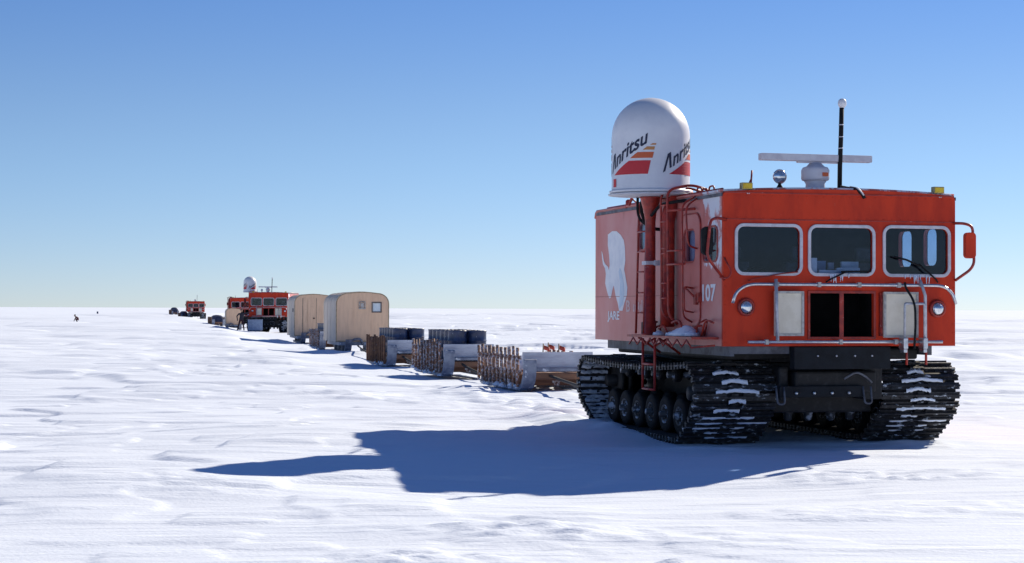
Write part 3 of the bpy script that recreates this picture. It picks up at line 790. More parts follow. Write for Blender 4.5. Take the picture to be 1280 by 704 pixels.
    # ---- mirrors
    for s in (-1, 1):
        t = MB()
        if s > 0: pts = [(1.60, -.015, 2.945), (1.72, -.10, 2.940), (1.80, -.15, 2.90), (1.825, -.15, 2.42), (1.78, -.13, 2.33), (1.62, -.015, 2.19)]
        else: pts = [(-1.60, -.012, 2.945), (-1.80, -.20, 2.955), (-1.895, -.24, 2.92), (-1.94, -.24, 2.50), (-1.90, -.22, 2.42), (-1.62, -.012, 2.18)]
        t.tube(bendy(pts, .06, 4), .019, 8); ar = t.build('mirror_arm', M['red_part'], R_)
        k = MB()
        if s > 0:
            o = rrect(1.690, 1.840, 2.48, 2.820, .05); k.plate(o, [], -.175, -.10, FX); k.build('mirror', M['red'], R_, bev=.02)
        else:
            o = rrect(-2.00, -1.85, 2.48, 2.84, .07); k.plate(o, [], -.225, -.16, FX); k.build('mirror', M['black'], R_, bev=.015)
    # loop of tube by the left mirror
    t = MB(); t.tube(bendy([(-1.62, -.01, 2.46), (-1.55, -.10, 2.28), (-1.60, -.10, 2.19), (-1.70, -.05, 2.21)], .06, 4), .012, 6); t.build('mirror_stay', M['red_part'], R_)
    # ---- roof equipment
    for x in (-1.292, 1.41):
        k = MB(); k.box(x - .075, x + .075, .02, .11, ZT + .035, ZT + .125); fo = k.build('fog_lamp', M['fog_shell'], R_, bev=.008)
        k = MB(); k.box(x - .062, x + .062, .010, .019, ZT + .046, ZT + .114); k.build('lens', M['yellow'], fo, bev=.004)
        k = MB(); k.tube([(x - .04, .05, ZT + .035), (x - .01, -.012, ZT - .02)], .007, 6); k.tube([(x + .04, .05, ZT + .035), (x + .01, -.012, ZT - .02)], .007, 6); k.build('bracket', M['alu'], fo)
    k = MB(); k.lathe([(.092, .0), (.098, -.02), (.085, -.055), (.05, -.08), (.001, -.09)], (-.652, .5, 3.545), 'Y', 24); k.lathe([(.09, .001), (.06, .07), (.001, .09)], (-.652, .5, 3.545), 'Y', 24)
    rl = k.build('round_mirror', M['lens'], R_)
    k = MB(); k.lathe([(.05, 3.345), (.045, 3.40), (.022, 3.44), (.018, 3.47)], (-.645, .5, 0), 'Z', 12); k.build('mirror_foot', M['black'], rl)
    k = MB(); k.tube([(-1.06, .5, 3.32), (-1.05, .5, 3.43)], .028, 8); k.tube([(-1.05, .5, 3.43), (-1.035, .5, 3.62)], .013, 8); k.tube([(-1.10, .5, 3.40), (-1.05, .5, 3.50)], .010, 6); k.build('short_antenna', M['red_part'], R_)
    cx = -.14
    k = MB(); k.lathe([(.15, 3.34), (.135, 3.36), (.125, 3.46), (.15, 3.50)], (cx, .5, 0), 'Z', 24); k.lathe([(.172, 3.505), (.185, 3.53), (.185, 3.64), (.165, 3.675), (.12, 3.69), (.07, 3.74)], (cx, .5, 0), 'Z', 28); rp = k.build('radar_pedestal', M['radar'], R_)
    k = MB(); k.box(cx + .02, cx + .10, .5 - .192, .5 - .183, 3.55, 3.60); k.build('maker_plate', M['p_orange'], rp)
    k = MB(); k.box(-.925, .655, .44, .56, 3.757, 3.848); k.box(-.4, .2, .46, .54, 3.735, 3.756); k.build('radar_scanner', M['radar'], R_, bev=.012)
    k = MB(); k.tube([(.185, .45, 3.34), (.190, .45, 3.7), (.205, .45, 4.1), (.215, .45, 4.47)], .031, 10)
    wh = k.build('whip_antenna', M['black'], R_)
    k = MB(); k.lathe([(.001, 4.465), (.035, 4.475), (.055, 4.51), (.058, 4.535), (.05, 4.57), (.03, 4.59), (.001, 4.597)], (.222, .45, 0), 'Z', 20); k.build('antenna_tip', M['white'], wh)
    k = MB()
    for z in (3.93, 4.08, 4.24): k.lathe([(.034, z), (.034, z + .012)], (.20 + (z - 3.93) * .02, .45, 0), 'Z', 10)
    k.build('tape_band', M['alu'], wh)
    k = MB(); k.tube(bendy([(.185, .40, 3.42), (.19, .20, 3.39), (.22, .02, 3.37), (.29, -.02, 3.30), (.32, -.02, 3.25)], .05, 4), .022, 8); k.build('antenna_cable', M['black'], R_)
    k = MB(); k.tube(bendy([(.20, .16, 3.41), (.235, -.01, 3.38), (.30, -.045, 3.285)], .05, 4), .010, 6); k.build('antenna_cable', M['alu'], R_)
    # ---- chassis
    k = MB(); k.box(-.664, .685, -.03, .12, 1.034, 1.322); fa = k.build('front_plate', M['fascia'], R_, bev=.006)
    k = MB()
    for x in (-.34, -.08, .18, .42): k.lathe([(.012, -.03), (.012, -.042)], (x, 0, 1.205), 'Y', 8)
    k.build('bolt', M['alu'], fa)
    k = MB(); k.box(-1.45, -.68, .10, .16, 1.23, 1.325); k.box(-1.5, -1.44, .1, 5.2, 1.2, 1.325); k.box(1.44, 1.5, .4, 5.2, 1.2, 1.325); k.build('chassis_rail', M['sill'], R_)
    k = MB(); k.box(-.735, .735, .62, 5.85, .44, 1.10); k.box(-.735, .735, .62, 5.3, 1.101, 1.30); k.box(-1.4, 1.4, .6, 5.0, 1.14, 1.29); k.box(-.55, .6, .2, .45, .72, 1.0); k.box(.45, .735, .30, .615, .62, 1.06); k.box(-.735, -.60, .30, .615, .62, 1.06); k.build('hull', M['steel'], R_, bev=.03)
    k = MB(); k.box(-.80, .38, .13, .22, .665, .812); bm_ = k.build('front_beam', M['fascia'], R_, bev=.01)
    k = MB()
    for x in (-.57, -.32, -.07, .17): k.lathe([(.022, .13), (.022, .112), (.008, .105)], (x, 0, .72), 'Y', 10)
    k.build('bolt', M['chrome'], bm_)
    for x in (-.80, .42):
        k = MB(); k.tube(bendy([(x - .05, .13, .80), (x - .05, .07, .58), (x + .05, .07, .58), (x + .06, .13, .80)], .05, 5), .013, 6); k.build('tow_hook', M['sill'], R_)
    k = MB(); k.tube(bendy([(.1, .12, .9), (.25, .08, 1.0), (.4, .1, .93), (.5, .14, .85)], .1, 5), .015, 6); k.build('hose', M['sill'], R_)
    # axle arms under the hull
    for y, x in ((1.58, -.62), (1.58, -.32), (1.6, -.02), (1.58, .3), (1.58, .58)):
        k = MB(); k.lathe([(.03, -.11), (.055, -.09), (.06, -.02), (.075, .0), (.06, .05), (.035, .16)], (x, y - .6, .42), 'Z', 10); k.build('suspension_arm', M['wheelrim'], R_)
    for s in (-1, 1): make_track(R_, s, detail)
    # ---- side furniture (the side with the mast)
    xs = -1.92
    k = MB(); k.box(-2.0, -HW - .003, .15, 2.75, 1.415, 1.445); pf = k.build('step_platform', M['red_part'], R_)
    k = MB(); yy = np.linspace(.2, 2.7, 15)
    for i in range(14): k.tube([(-1.985, yy[i], 1.405 if i % 2 else 1.31), (-1.985, yy[i + 1], 1.31 if i % 2 else 1.405)], .011, 6)
    k.tube([(-1.985, .2, 1.31), (-1.7, .1, 1.34)], .014, 6); k.tube([(-1.985, 1.45, 1.41), (-1.66, 1.5, 1.2)], .018, 6); k.tube([(-1.985, 2.3, 1.41), (-1.66, 2.3, 1.2)], .018, 6)
    k.build('truss', M['red_part'], pf)
    k = MB(); rr = random.Random(8)
    for (y, z, r) in ((1.1, 1.45, .11), (.95, 1.45, .15), (1.25, 1.45, .08), (.72, 1.45, .08), (1.9, 1.445, .07), (1.45, 1.445, .06)):
        k.lathe([(r * 1.3, z), (r * 1.1, z + .04), (r * .8, z + r * .55), (r * .4, z + r * .85), (.001, z + r * .95)], (-1.80 + rr.uniform(-.03, .03), y, 0), 'Z', 14)
    k.build('snow_heap', M['snow'], pf, kind='stuff')
    k = MB()
    for y in (1.62, 2.12): k.tube([(xs - .06, y, 1.40), (xs - .06, y, .71)], .019, 8)
    for z in (1.05, .71): k.tube([(xs - .06, 1.62, z), (xs - .06, 2.12, z)], .017, 8)
    k.tube([(xs - .06, 1.62, 1.30), (xs + .15, 1.62, 1.42)], .014, 6); k.tube([(xs - .06, 2.12, 1.30), (xs + .15, 2.12, 1.42)], .014, 6)
    k.build('step_ladder', M['red_part'], R_)
    # radome mast with flared head
    k = MB(); k.lathe([(.13, 1.446), (.13, 1.465), (.075, 1.47), (.072, 3.0), (.085, 3.12), (.14, 3.32), (.15, 3.345)], (-1.90, 2.05, 0), 'Z', 18)
    ms = k.build('radome_mast', M['red_part'], R_)
    k = MB(); k.box(-1.87, -1.64, 1.93, 2.00, 2.40, 2.47); k.box(-1.99, -1.80, 1.96, 2.14, 2.41, 2.46); k.build('mast_clamp', M['alu'], ms)
    # wide red exhaust duct
    k = MB(); k.tube(bendy([(-1.745, 1.78, 1.56), (-1.745, 1.78, 3.10), (-1.60, 1.80, 3.33), (-1.40, 1.85, 3.38)], .16, 6), .098, 16); k.build('exhaust_duct', M['red_part'], R_)
    # ladder to the roof
    k = MB(); ya, yb2 = 2.26, 2.60
    for y in (ya, yb2): k.tube(bendy([(-1.72, y + .05, 3.34), (-1.86, y + .02, 3.30), (-1.88, y, 3.1), (xs, y, 1.46)], .12, 4), .017, 8)
    for z in (1.75, 2.03, 2.32, 2.60, 2.88, 3.12): k.tube([(-1.90, ya, z), (-1.90, yb2, z)], .013, 6)
    k.build('roof_ladder', M['red_part'], R_)
    # hand rails by the door
    k = MB()
    k.tube(bendy([(-1.75, 1.60, 1.62), (-1.88, 1.62, 1.75), (-1.90, 1.62, 3.38), (-1.55, 1.62, 3.46), (-1.3, 1.6, 3.40)], .12, 5), .016, 8)
    k.tube(bendy([(-1.75, 1.36, 1.60), (-1.88, 1.36, 1.72), (-1.90, 1.36, 3.40), (-1.55, 1.36, 3.48), (-1.3, 1.34, 3.40)], .12, 5), .018, 8)
    for z in (1.95, 2.15, 2.55, 2.62, 2.98, 3.2): k.tube([(-1.90, 1.62, z), (-1.90, 1.36, z)], .012, 6)
    k.build('hand_rail', M['red_part'], R_)
    k = MB()
    k.tube(bendy([(-1.66, 1.05, 1.63), (-1.80, 1.02, 1.70), (-1.82, 1.0, 3.2), (-1.62, 1.0, 3.30)], .1, 4), .013, 6)
    k.tube(bendy([(-1.66, .86, 2.60), (-1.80, .84, 2.64), (-1.82, .86, 3.16), (-1.62, .9, 3.28)], .1, 4), .013, 6)
    k.tube([(-1.90, 1.36, 2.40), (-1.82, .9, 2.40)], .016, 6); k.tube([(-1.90, 1.36, 3.12), (-1.66, .95, 3.13)], .02, 6); k.tube([(-1.90, 1.36, 2.58), (-1.82, .9, 2.58)], .012, 6)
    k.tube(bendy([(-1.66, 1.0, 2.08), (-1.80, .97, 2.10), (-1.80, .97, 1.78), (-1.66, 1.0, 1.76)], .04, 4), .012, 6)
    k.build('grab_rail', M['red_part'], R_)
    # door
    dr = MB(); dy0, dy1, dz0, dz1 = .80, 1.52, 1.58, 3.06
    dr.plate(rrect(dy0, dy1, dz0, dz1, .16, 6), [rrect(.965, 1.425, 2.415, 2.875, .11, 6), ], -HW - .022, -HW - .002, lambda a, b, t: (t, a, b))
    do = dr.build('door', M['red_side'], R_, bev=.006)
    k = MB(); k.plate(rrect(dy0 - .02, dy1 + .02, dz0 - .02, dz1 + .02, .18, 6), [rrect(dy0, dy1, dz0, dz1, .16, 6)], -HW - .016, -HW - .002, lambda a, b, t: (t, a, b)); k.build('door_seal', M['red_part'], do)
    k = MB(); k.box(-HW - .06, -HW - .024, .835, .925, 1.86, 2.0); k.tube([(-HW - .06, .90, 1.97), (-HW - .075, 1.2, 2.09)], .014, 6); k.build('handle', M['red_part'], do)
    k = MB()
    for y in (.86,): k.box(-HW - .05, -HW - .002, y - .1, y - .02, 1.89, 2.02)
    k.build('hinge', M['red_part'], R_)
    # cables under the radome
    k = MB()
    k.tube(bendy([(-1.98, 2.35, 3.40), (-1.98, 2.37, 3.12), (-1.92, 2.30, 2.98), (-1.80, 2.15, 3.02)], .12, 5), .02, 8)
    k.tube(bendy([(-1.92, 2.28, 3.40), (-1.96, 2.30, 3.20), (-1.90, 2.22, 2.92), (-1.70, 2.1, 2.9)], .12, 5), .024, 8)
    k.tube(bendy([(-1.92, 1.95, 3.08), (-1.85, 1.8, 3.22), (-1.75, 1.55, 3.25), (-1.64, 1.3, 3.26)], .1, 5), .022, 8)
    k.build('cable', M['black'], R_)
    k = MB(); k.tube([(-1.95, 2.7, 3.36), (-1.64, 3.4, 3.34), (-1.60, 3.9, 3.33)], .012, 6)
    for i in range(7):
        p = Vector((-1.95, 2.7, 3.36)).lerp(Vector((-1.60, 3.9, 3.335)), i / 6); k.lathe([(.02, -.02), (.02, .02)], p, 'Z', 6)
    k.lathe([(.05, 3.28), (.045, 3.4), (.02, 3.42)], (-1.60, 3.9, 0), 'Z', 8); k.build('guy_chain', M['red_part'], R_)
    k = MB(); k.tube([(-1.60, .1, 3.34), (-1.60, 4.9, 3.34)], .018, 6)
    for (y, h) in ((.75, .08), (1.0, .06), (1.2, .09)): k.tube(bendy([(-1.5, y - .1, 3.34), (-1.5, y - .08, 3.34 + h), (-1.5, y + .08, 3.34 + h), (-1.5, y + .1, 3.34)], .05, 4), .012, 6)
    k.build('roof_rail', M['red_part'], R_)
    # low clutter on the platform: loose pipes and brackets
    rr = random.Random(21)
    for i in range(9):
        k = MB()
        y = rr.uniform(.3, 2.7); a = (-1.75 + rr.uniform(-.15, .1), y, 1.46); b2 = (-1.75 + rr.uniform(-.15, .1), y + rr.uniform(-.35, .35), 1.50 + rr.uniform(0, .16))
        k.tube(bendy([a, (a[0], (a[1] + b2[1]) / 2, b2[2] + .05), b2], .08, 3), .014, 6)
        k.build('loose_pipe', M['red_part'], R_)
    k = MB(); k.box(-1.86, -1.7, 2.35, 2.55, 1.446, 1.62); k.build('tool_box', M['steel'], R_, bev=.01)
    sm = MB(); sm.box(-HW - .005, -HW, 1.7, LEN - .01, 1.985, 1.992); sm.build('seam', M['red_part'], lwall)
    # ---- radome
    cx, cy, rz0, rr_ = -1.92, 1.98, 3.43, .535
    prof = [(.001, 3.352), (.20, 3.352), (.50, 3.385), (.565, 3.39), (.57, 3.415), (.540, 3.425), (rr_, 3.44), (rr_, 4.17)]
    for i in range(1, 13):
        a = PI / 2 * i / 12; prof.append((max(rr_ * math.cos(a), .001), 4.17 + .53 * math.sin(a)))
    k = MB(); k.lathe(prof, (cx, cy, 0), 'Z', 56); rd = k.build('radome', M['white'], R_)
    k = MB(); k.lathe([(.001, 3.3455), (.58, 3.356), (.585, 3.372), (.52, 3.384)], (cx, cy, 0), 'Z', 40); k.build('radome_flange', M['dirty_white'], rd)
    # print wrapped round the dome; angle 0 faces the camera, growing to the right of the picture
    base = -PI / 2 + .165 - PSI - .10
    def wrap(s, z, off=.004):
        a = base + s / rr_
        return (cx + (rr_ + off) * math.cos(a), cy + (rr_ + off) * math.sin(a), rz0 + z)
    def quad(mb, q, s0, off=.004, n=10):
        (a, b, c, d) = q; vs = []; fs = []; m = 5
        for i in range(n + 1):
            t = i / n
            lo = (a[0] + (b[0] - a[0]) * t, a[1] + (b[1] - a[1]) * t); hi = (d[0] + (c[0] - d[0]) * t, d[1] + (c[1] - d[1]) * t)
            for j in range(m + 1):
                w = j / m; vs.append(wrap(s0 + lo[0] + (hi[0] - lo[0]) * w, lo[1] + (hi[1] - lo[1]) * w, off))
        fs = [(i * (m + 1) + j, (i + 1) * (m + 1) + j, (i + 1) * (m + 1) + j + 1, i * (m + 1) + j + 1) for i in range(n) for j in range(m)]
        mb.add(vs, fs)
    tv, tf = text2d('nritsu', .285, .006)
    xmax = max(v.x for v in tv)
    dirv = (.852, .524)
    for q in range(4):
        s0 = (-74 + 93 * q) * PI / 180 * rr_ if q < 2 else (-74 + 93 * 2 + 87 * (q - 2)) * PI / 180 * rr_
        k = MB(); quad(k, ((0, .19), (.578, .19), (.618, .372), (.305, .372)), s0); k.build('red_stripe', M['p_red'], rd, fix=False)
        k = MB(); quad(k, ((.323, .405), (.64, .405), (.66, .485), (.435, .485)), s0); k.build('orange_stripe', M['p_orange'], rd, fix=False)
        k = MB(); quad(k, ((.508, .515), (.664, .515), (.672, .558), (.564, .558)), s0); quad(k, ((.605, .580), (.685, .580), (.692, .602), (.64, .602)), s0); k.build('tan_stripe', M['p_tan'], rd, fix=False)
        k = MB()
        o = (-.075, .215); sc = .60 / xmax; ox = .15
        def lay(x, y):
            x = x * sc + ox if x >= 0 else x + ox
            return o[0] + x * dirv[0] * 1.0 + y * .10, o[1] + x * dirv[1] + y * 1.0
        k.add([wrap(s0 + lay(v.x, v.y)[0], lay(v.x, v.y)[1], .005) for v in tv], tf)
        for (a, b, c, d) in (((-.165, 0), (-.125, 0), (-.070, .225), (-.110, .225)), ((-.05, 0), (-.012, 0), (-.052, .225), (-.090, .225))):
            pts = [lay(*p) for p in (a, b, c, d)]; quad(k, pts, s0, .005, 2)
        k.build('lettering', M['navy'], rd, fix=False)
    k = MB(); quad(k, ((0, 0.03), (.09, .03), (.09, .14), (0, .14)), (-78) * PI / 180 * rr_); k.build('red_patch', M['p_red'], rd, fix=False)
    # ---- side lettering and emblem (flat print)
    if text:
        xo = -HW - .004
        def side_text(body, y0, y1, z0, z1, m, bold=.012):
            tv2, tf2 = text2d(body, 1.0, bold)
            a0, a1 = min(v.x for v in tv2), max(v.x for v in tv2); c0, c1 = min(v.y for v in tv2), max(v.y for v in tv2)
            k = MB(); k.add([(xo, y0 + (y1 - y0) * (v.x - a0) / (a1 - a0), z0 + (z1 - z0) * (v.y - c0) / (c1 - c0)) for v in tv2], tf2)
            k.build('lettering', m, R_, fix=False)
        side_text('107', .735, .25, 1.90, 2.13, M['p_white'], .03)
        side_text('JARE', 4.80, 4.22, 1.60, 1.77, M['p_white'], .03)
        side_text('B', 3.90, 3.71, 1.760, 1.930, M['p_faint'], .02)
        k = MB(); rr = random.Random(4)
        for i in range(7):                    # the rest of the word is rubbed away to patches
            y = 3.58 - i * .075; h = rr.uniform(.09, .17); z = 1.758 + rr.uniform(0, .18 - h)
            k.add([(xo, y, z), (xo, y - .045, z + rr.uniform(-.01, .01)), (xo, y - .048, z + h), (xo, y - .004, z + h * .95)], [(0, 1, 2, 3)])
        k.build('worn_lettering', M['p_faint'], R_, fix=False)
        px = lambda u, v: ((744.3 - u) / 1.0, v)
        # outline of the white animal, measured in (y, z) on the wall
        dog = [(4.98, 2.96), (4.72, 3.01), (4.45, 3.00), (4.20, 2.93), (4.02, 2.84), (3.95, 2.72), (3.92, 2.50), (3.99, 2.36), (3.90, 2.22), (3.80, 2.06), (3.83, 1.93),
               (3.98, 1.80), (4.08, 1.66 + .02), (4.28, 1.66 + .02), (4.36, 1.80), (4.50, 1.93), (4.55, 2.02), (4.62, 2.10), (4.70, 2.02), (4.78, 1.90), (4.88, 1.885), (5.00, 1.98), (5.14, 2.14), (5.10, 2.30),
               (5.16, 2.40), (5.28, 2.46), (5.33, 2.56), (5.38, 2.70), (5.30, 2.64), (5.23, 2.52), (5.12, 2.46), (4.97, 2.42), (4.92, 2.36), (4.86, 2.44), (4.90, 2.62), (4.98, 2.78)]
        dog = [(5.114 + (y - 5.38) * .80, 1.775 + (z - 1.68) * .905) for (y, z) in dog]
        k = MB(); k.plate(dog, [], xo + .001, xo + .002, lambda a, b, t: (t, a, b)); em = k.build('animal_emblem', M['p_dog'], R_, fix=False)
        k = MB(); q = [(4.20, 1.80), (4.02, 1.86), (3.95, 2.02), (3.98, 2.2), (4.08, 2.36), (4.16, 2.42), (4.22, 2.36), (4.14, 2.2), (4.16, 2.0)]
        q = [(y + .04, z) for (y, z) in q]
        k.plate(q, [], xo - .002, xo - .001, lambda a, b, t: (t, a, b)); k.build('emblem_marking', M['p_blue'], em, fix=False)
    return root

M['wheelrim'] = mat('frosted_rim', (0.045, 0.048, 0.055), 0.6, col2=(0.40, 0.44, 0.52), scale=7, lo=.50, hi=.60, world=True)
M['alu_dirty'] = mat('worn_aluminium', (0.50, 0.48, 0.46), 0.5, .3, col2=(.34, .32, .30), scale=14)
M['tube_dusty'] = mat('dusty_tube', (0.52, 0.53, 0.58), 0.45, .4, col2=(.36, .37, .42), scale=12)
M['fog_shell'] = mat('fog_lamp_shell', (0.40, 0.36, 0.20), 0.4, .3, col2=(.3, .25, .1), scale=10)
M['radar'] = mat('radar_white', (0.66, 0.64, 0.68), 0.5, col2=(.56, .53, .58), scale=6)

# ------------------------------------------------------------------ sledges, drums, huts
def make_sledge(label, w=1.36, l=4.2, stakes=7, front='board', group='cargo sledges in the convoy', mat_st=None, snow_board=True):
    root = thing('cargo_sledge', label, 'sledge', group=group)
    rr = random.Random(len(label))
    for s in (-1, 1):
        k = MB(); x = s * (w / 2 - .14)
        prof = [(-.24, .68), (-.255, .60), (-.225, .44), (-.15, .24), (-.01, .08), (.25, .012), (l - .3, .012), (l, .05)]
        top = [(-.17, .70), (-.175, .61), (-.145, .47), (-.07, .31), (.06, .17), (.28, .11), (l - .3, .11), (l, .12)]
        vs = []; fs = []
        for (a, b), (c, d) in zip(prof, top):
            vs += [(x - .14, a, b), (x + .14, a, b), (x + .14, c, d), (x - .14, c, d)]
        for i in range(len(prof) - 1):
            for j in range(4): fs.append((i * 4 + j, i * 4 + (j + 1) % 4, i * 4 + 4 + (j + 1) % 4, i * 4 + 4 + j))
        fs += [(3, 2, 1, 0), tuple(len(vs) - 4 + j for j in range(4))]
        k.add(vs, fs); k.build('runner', M['runner'], root, bev=.015)
    for y in (.35, 1.25, 2.2, 3.15, l - .25):
        k = MB(); k.box(-w / 2 + .02, w / 2 - .02, y - .06, y + .06, .115, .34); k.build('cross_beam', M['beam'], root, bev=.01)
    for i in range(5):
        x0 = -w / 2 + .06 + i * (w - .12) / 5
        k = MB(); k.box(x0 + .01, x0 + (w - .12) / 5 - .01, .12, l, .345, .385); k.build('plank', M['beam'], root)
    for s in (-1, 1):
        for z in (.42, .72):
            k = MB(); k.box(s * w / 2 - .02, s * w / 2 + .02, .05, l, z - .04, z + .04); k.build('side_rail', M['wood'], root)
        for i in range(stakes):
            y = .12 + (l - .25) * i / (stakes - 1); h = (.93 if s < 0 else .78) + rr.uniform(-.035, .045); r = rr.uniform(.034, .046); lean = rr.uniform(-.02, .02)
            k = MB(); xx = s * (w / 2 + .055)
            k.tube([(xx, y, .10), (xx + rr.uniform(-.008, .008), y + lean * .4, .5), (xx, y + lean, h)], r, 7)
            k.build('stake', mat_st or M['wood'], root)
    if front:
        k = MB(); k.box(-w / 2 + .03, w / 2 - .02, -.02, .05, .50, .84); k.build('front_board', M['board'], root, bev=.012)
        k = MB(); k.box(-w / 2 + .16, w / 2, -.14, -.025, .43, .50); k.build('front_ledge', M['runner'], root, bev=.01)
        k = MB(); k.box(-w / 2 + .2, w / 2, -.16, -.04, .26, .40); k.build('draw_bar', M['beam'], root, bev=.015)
    # rime and packed snow along the runners
    k = MB()
    for i in range(26):
        y = rr.uniform(.1, l); s = rr.choice((-1, -1, 1)); r = rr.uniform(.04, .10)
        k.lathe([(r, 0), (r * .85, r * .5), (r * .4, r * .85), (.001, r)], (s * (w / 2 + .02) + rr.uniform(-.05, .06), y, rr.uniform(.02, .12)), 'Z', 7)
    k.build('packed_snow', M['snow'], root, kind='stuff')
    return root

def drum_mesh():
    k = MB(); r = .248
    k.lathe([(.001, .012), (r - .02, .012), (r - .018, 0), (r, 0), (r, .02), (r - .008, .03), (r - .008, .25), (r, .265), (r + .004, .275), (r, .285), (r - .008, .30), (r - .008, .51), (r, .525), (r + .004, .535), (r, .545),
             (r - .008, .56), (r - .008, .76), (r, .77), (r, .795), (r - .018, .795), (r - .02, .78), (.001, .78)], n=22)
    k.lathe([(.028, .78), (.028, .797), (.02, .80)], (.13, .05, 0), 'Z', 8)
    return k
DRUM = {}
ORD = ['first', 'second', 'third', 'fourth', 'fifth', 'sixth']
def load_drums(sl, where, group, rows=6, z0=.388):
    """two lines of standing drums on a sledge"""
    cs, sn = math.cos(sl.rotation_euler.z), math.sin(sl.rotation_euler.z)
    rr = random.Random(rows + len(where))
    for i in range(rows):
        for s, nm in ((-1, 'left'), (1, 'right')):
            x = s * .262 + .04; y = .40 + i * .56 + rr.uniform(-.012, .012)
            if 'me' not in DRUM:
                o = drum_mesh().build('fuel_drum', M['drum']); DRUM['me'] = o.data
            else:
                o = bpy.data.objects.new('fuel_drum', DRUM['me']); C.objects.link(o)
            o.location = (sl.location.x + x * cs - y * sn, sl.location.y + x * sn + y * cs, sl.location.z + z0)
            o.rotation_euler = (0, 0, rr.uniform(0, 6.28))
            tag(o, 'dark blue drum, %s of the %s line on %s' % (ORD[i], nm, where), 'drum', group)

def place(o, x, y, rz, dz=0.0):
    o.location = (x, y, g1(x, y) + dz); o.rotation_euler = (0, 0, rz); return o

def make_hut(label, w=2.2, h0=.50, h1=2.50, l=4.0, window=True, door=False, r=.48, group='box huts on sledges in the convoy'):
    root = thing('hut_sledge', label, 'hut', group=group)
    def prof(ins=0.0):
        x0, x1 = -w / 2 + ins, w / 2 - ins; zt = h1 - ins; rr_ = r - ins
        o = [(x0, h0 + ins), (x1, h0 + ins)]
        for i in range(9):
            a = PI / 2 * i / 8; o.append((x1 - rr_ + rr_ * math.cos(a), zt - rr_ * .92 + rr_ * .92 * math.sin(a)))
        for i in range(1, 8):
            t = i / 8; o.append((x1 - rr_ - (x1 - x0 - 2 * rr_) * t, zt + .05 * math.sin(PI * t)))
        for i in range(9):
            a = PI / 2 + PI / 2 * i / 8; o.append((x0 + rr_ + rr_ * math.cos(a), zt - rr_ * .92 + rr_ * .92 * math.sin(a)))
        return o
    k = MB(); k.plate(prof(), [], .02, l, FX, 0, 0, 0); k.build('shell', M['canvas'], root)
    wx0, wx1, wz0, wz1 = .42, .74, h1 - .76, h1 - .42
    fh = [[(wx0, wz0), (wx1, wz0), (wx1, wz1), (wx0, wz1)]] if window else []
    k = MB(); k.plate(prof(.012), fh, -.018, .018, FX); fr = k.build('front_panel', M['ply'], root, bev=.008)
    k = MB()
    for x in (-w / 6, w / 6): k.box(x - .012, x + .012, -.026, -.019, h0 + .03, h1 - .05)
    k.build('batten', M['ply'], fr)
    k = MB(); k.plate(prof(.0), [prof(.045)], -.03, -.0185, FX); k.build('edge_trim', M['trim'], fr)
    k = MB(); o = prof(-.012)
    for y in np.linspace(.5, l - .3, 4): k.plate(prof(-.012), [prof(.002)], y, y + .05, FX)
    k.build('hoop', M['canvas'], root)
    if window:
        k = MB(); k.plate([(wx0 - .05, wz0 - .05), (wx1 + .05, wz0 - .05), (wx1 + .05, wz1 + .05), (wx0 - .05, wz1 + .05)], fh, -.04, -.019, FX); wn = k.build('window', M['trim_dark'], root)
        k = MB(); k.box(wx0, wx1, -.012, -.004, wz0, wz1); k.build('pane', M['paper'], wn)
        k = MB(); x = -.02; z = h1 - .50
        k.tube(bendy([(x - .12, -.02, z - .14), (x - .12, -.06, z + .13), (x + .12, -.06, z + .13), (x + .12, -.02, z - .14)], .05, 4), .022, 6)
        k.box(x - .13, x + .13, -.07, -.019, z - .17, z - .12); k.box(x - .07, x + .07, -.05, -.019, z - .1, z + .08); k.build('vent', M['alu_dirty'], root)
    if door:
        k = MB(); k.box(-.62, .10, -.026, -.019, h0 + .1, h1 - .22); d = k.build('door', M['ply'], root, bev=.004)
        k = MB(); k.box(-.648, -.622, -.032, -.019, h0 + .08, h1 - .18); k.box(.102, .118, -.032, -.019, h0 + .08, h1 - .18); k.build('door_gap', M['trim_dark'], d)
        k = MB(); k.box(-.06, .02, -.06, -.027, 1.35, 1.42); k.build('handle', M['steel'], d)
        k = MB(); k.box(-w / 2 - .03, -w / 2 - .002, .5, .75, h1 - .95, h1 - .75); k.build('vent', M['steel'], root)
    for s in (-1, 1):
        k = MB(); x = s * .62
        pr = [(-.55, .58), (-.46, .42), (-.28, .20), (-.05, .06), (.2, .01), (l - .2, .01), (l + .1, .06)]
        tp = [(-.47, .60), (-.38, .46), (-.20, .27), (.02, .15), (.22, .10), (l - .2, .10), (l + .1, .13)]
        vs = []; fs = []
        for (a, b), (c, d) in zip(pr, tp): vs += [(x - .13, a, b), (x + .13, a, b), (x + .13, c, d), (x - .13, c, d)]
        for i in range(len(pr) - 1):
            for j in range(4): fs.append((i * 4 + j, i * 4 + (j + 1) % 4, i * 4 + 4 + (j + 1) % 4, i * 4 + 4 + j))
        fs += [(3, 2, 1, 0), tuple(len(vs) - 4 + j for j in range(4))]
        k.add(vs, fs); k.build('runner', M['steel_blue'], root)
        for y in (.2, 1.2, 2.4, l - .4):
            k = MB(); k.box(x - .07, x + .07, y - .07, y + .07, .10, h0 - .155); k.build('strut', M['steel_blue'], root)
    k = MB(); k.box(-w / 2 + .15, w / 2 - .05, -.02, l - .1, h0 - .15, h0 - .004); k.build('sledge_bed', M['runner'], root, bev=.01)
    k = MB(); k.tube(bendy([(-.62, -.1, .35), (-.4, -.25, .6), (-.1, -.25, .62), (.0, -.1, .40)], .12, 4), .05, 8); k.build('draw_hook', M['steel_blue'], root)
    return root
M['trim_dark'] = mat('dark_trim', (0.12, 0.10, 0.09), 0.7, col2=(.2, .17, .16), scale=10)
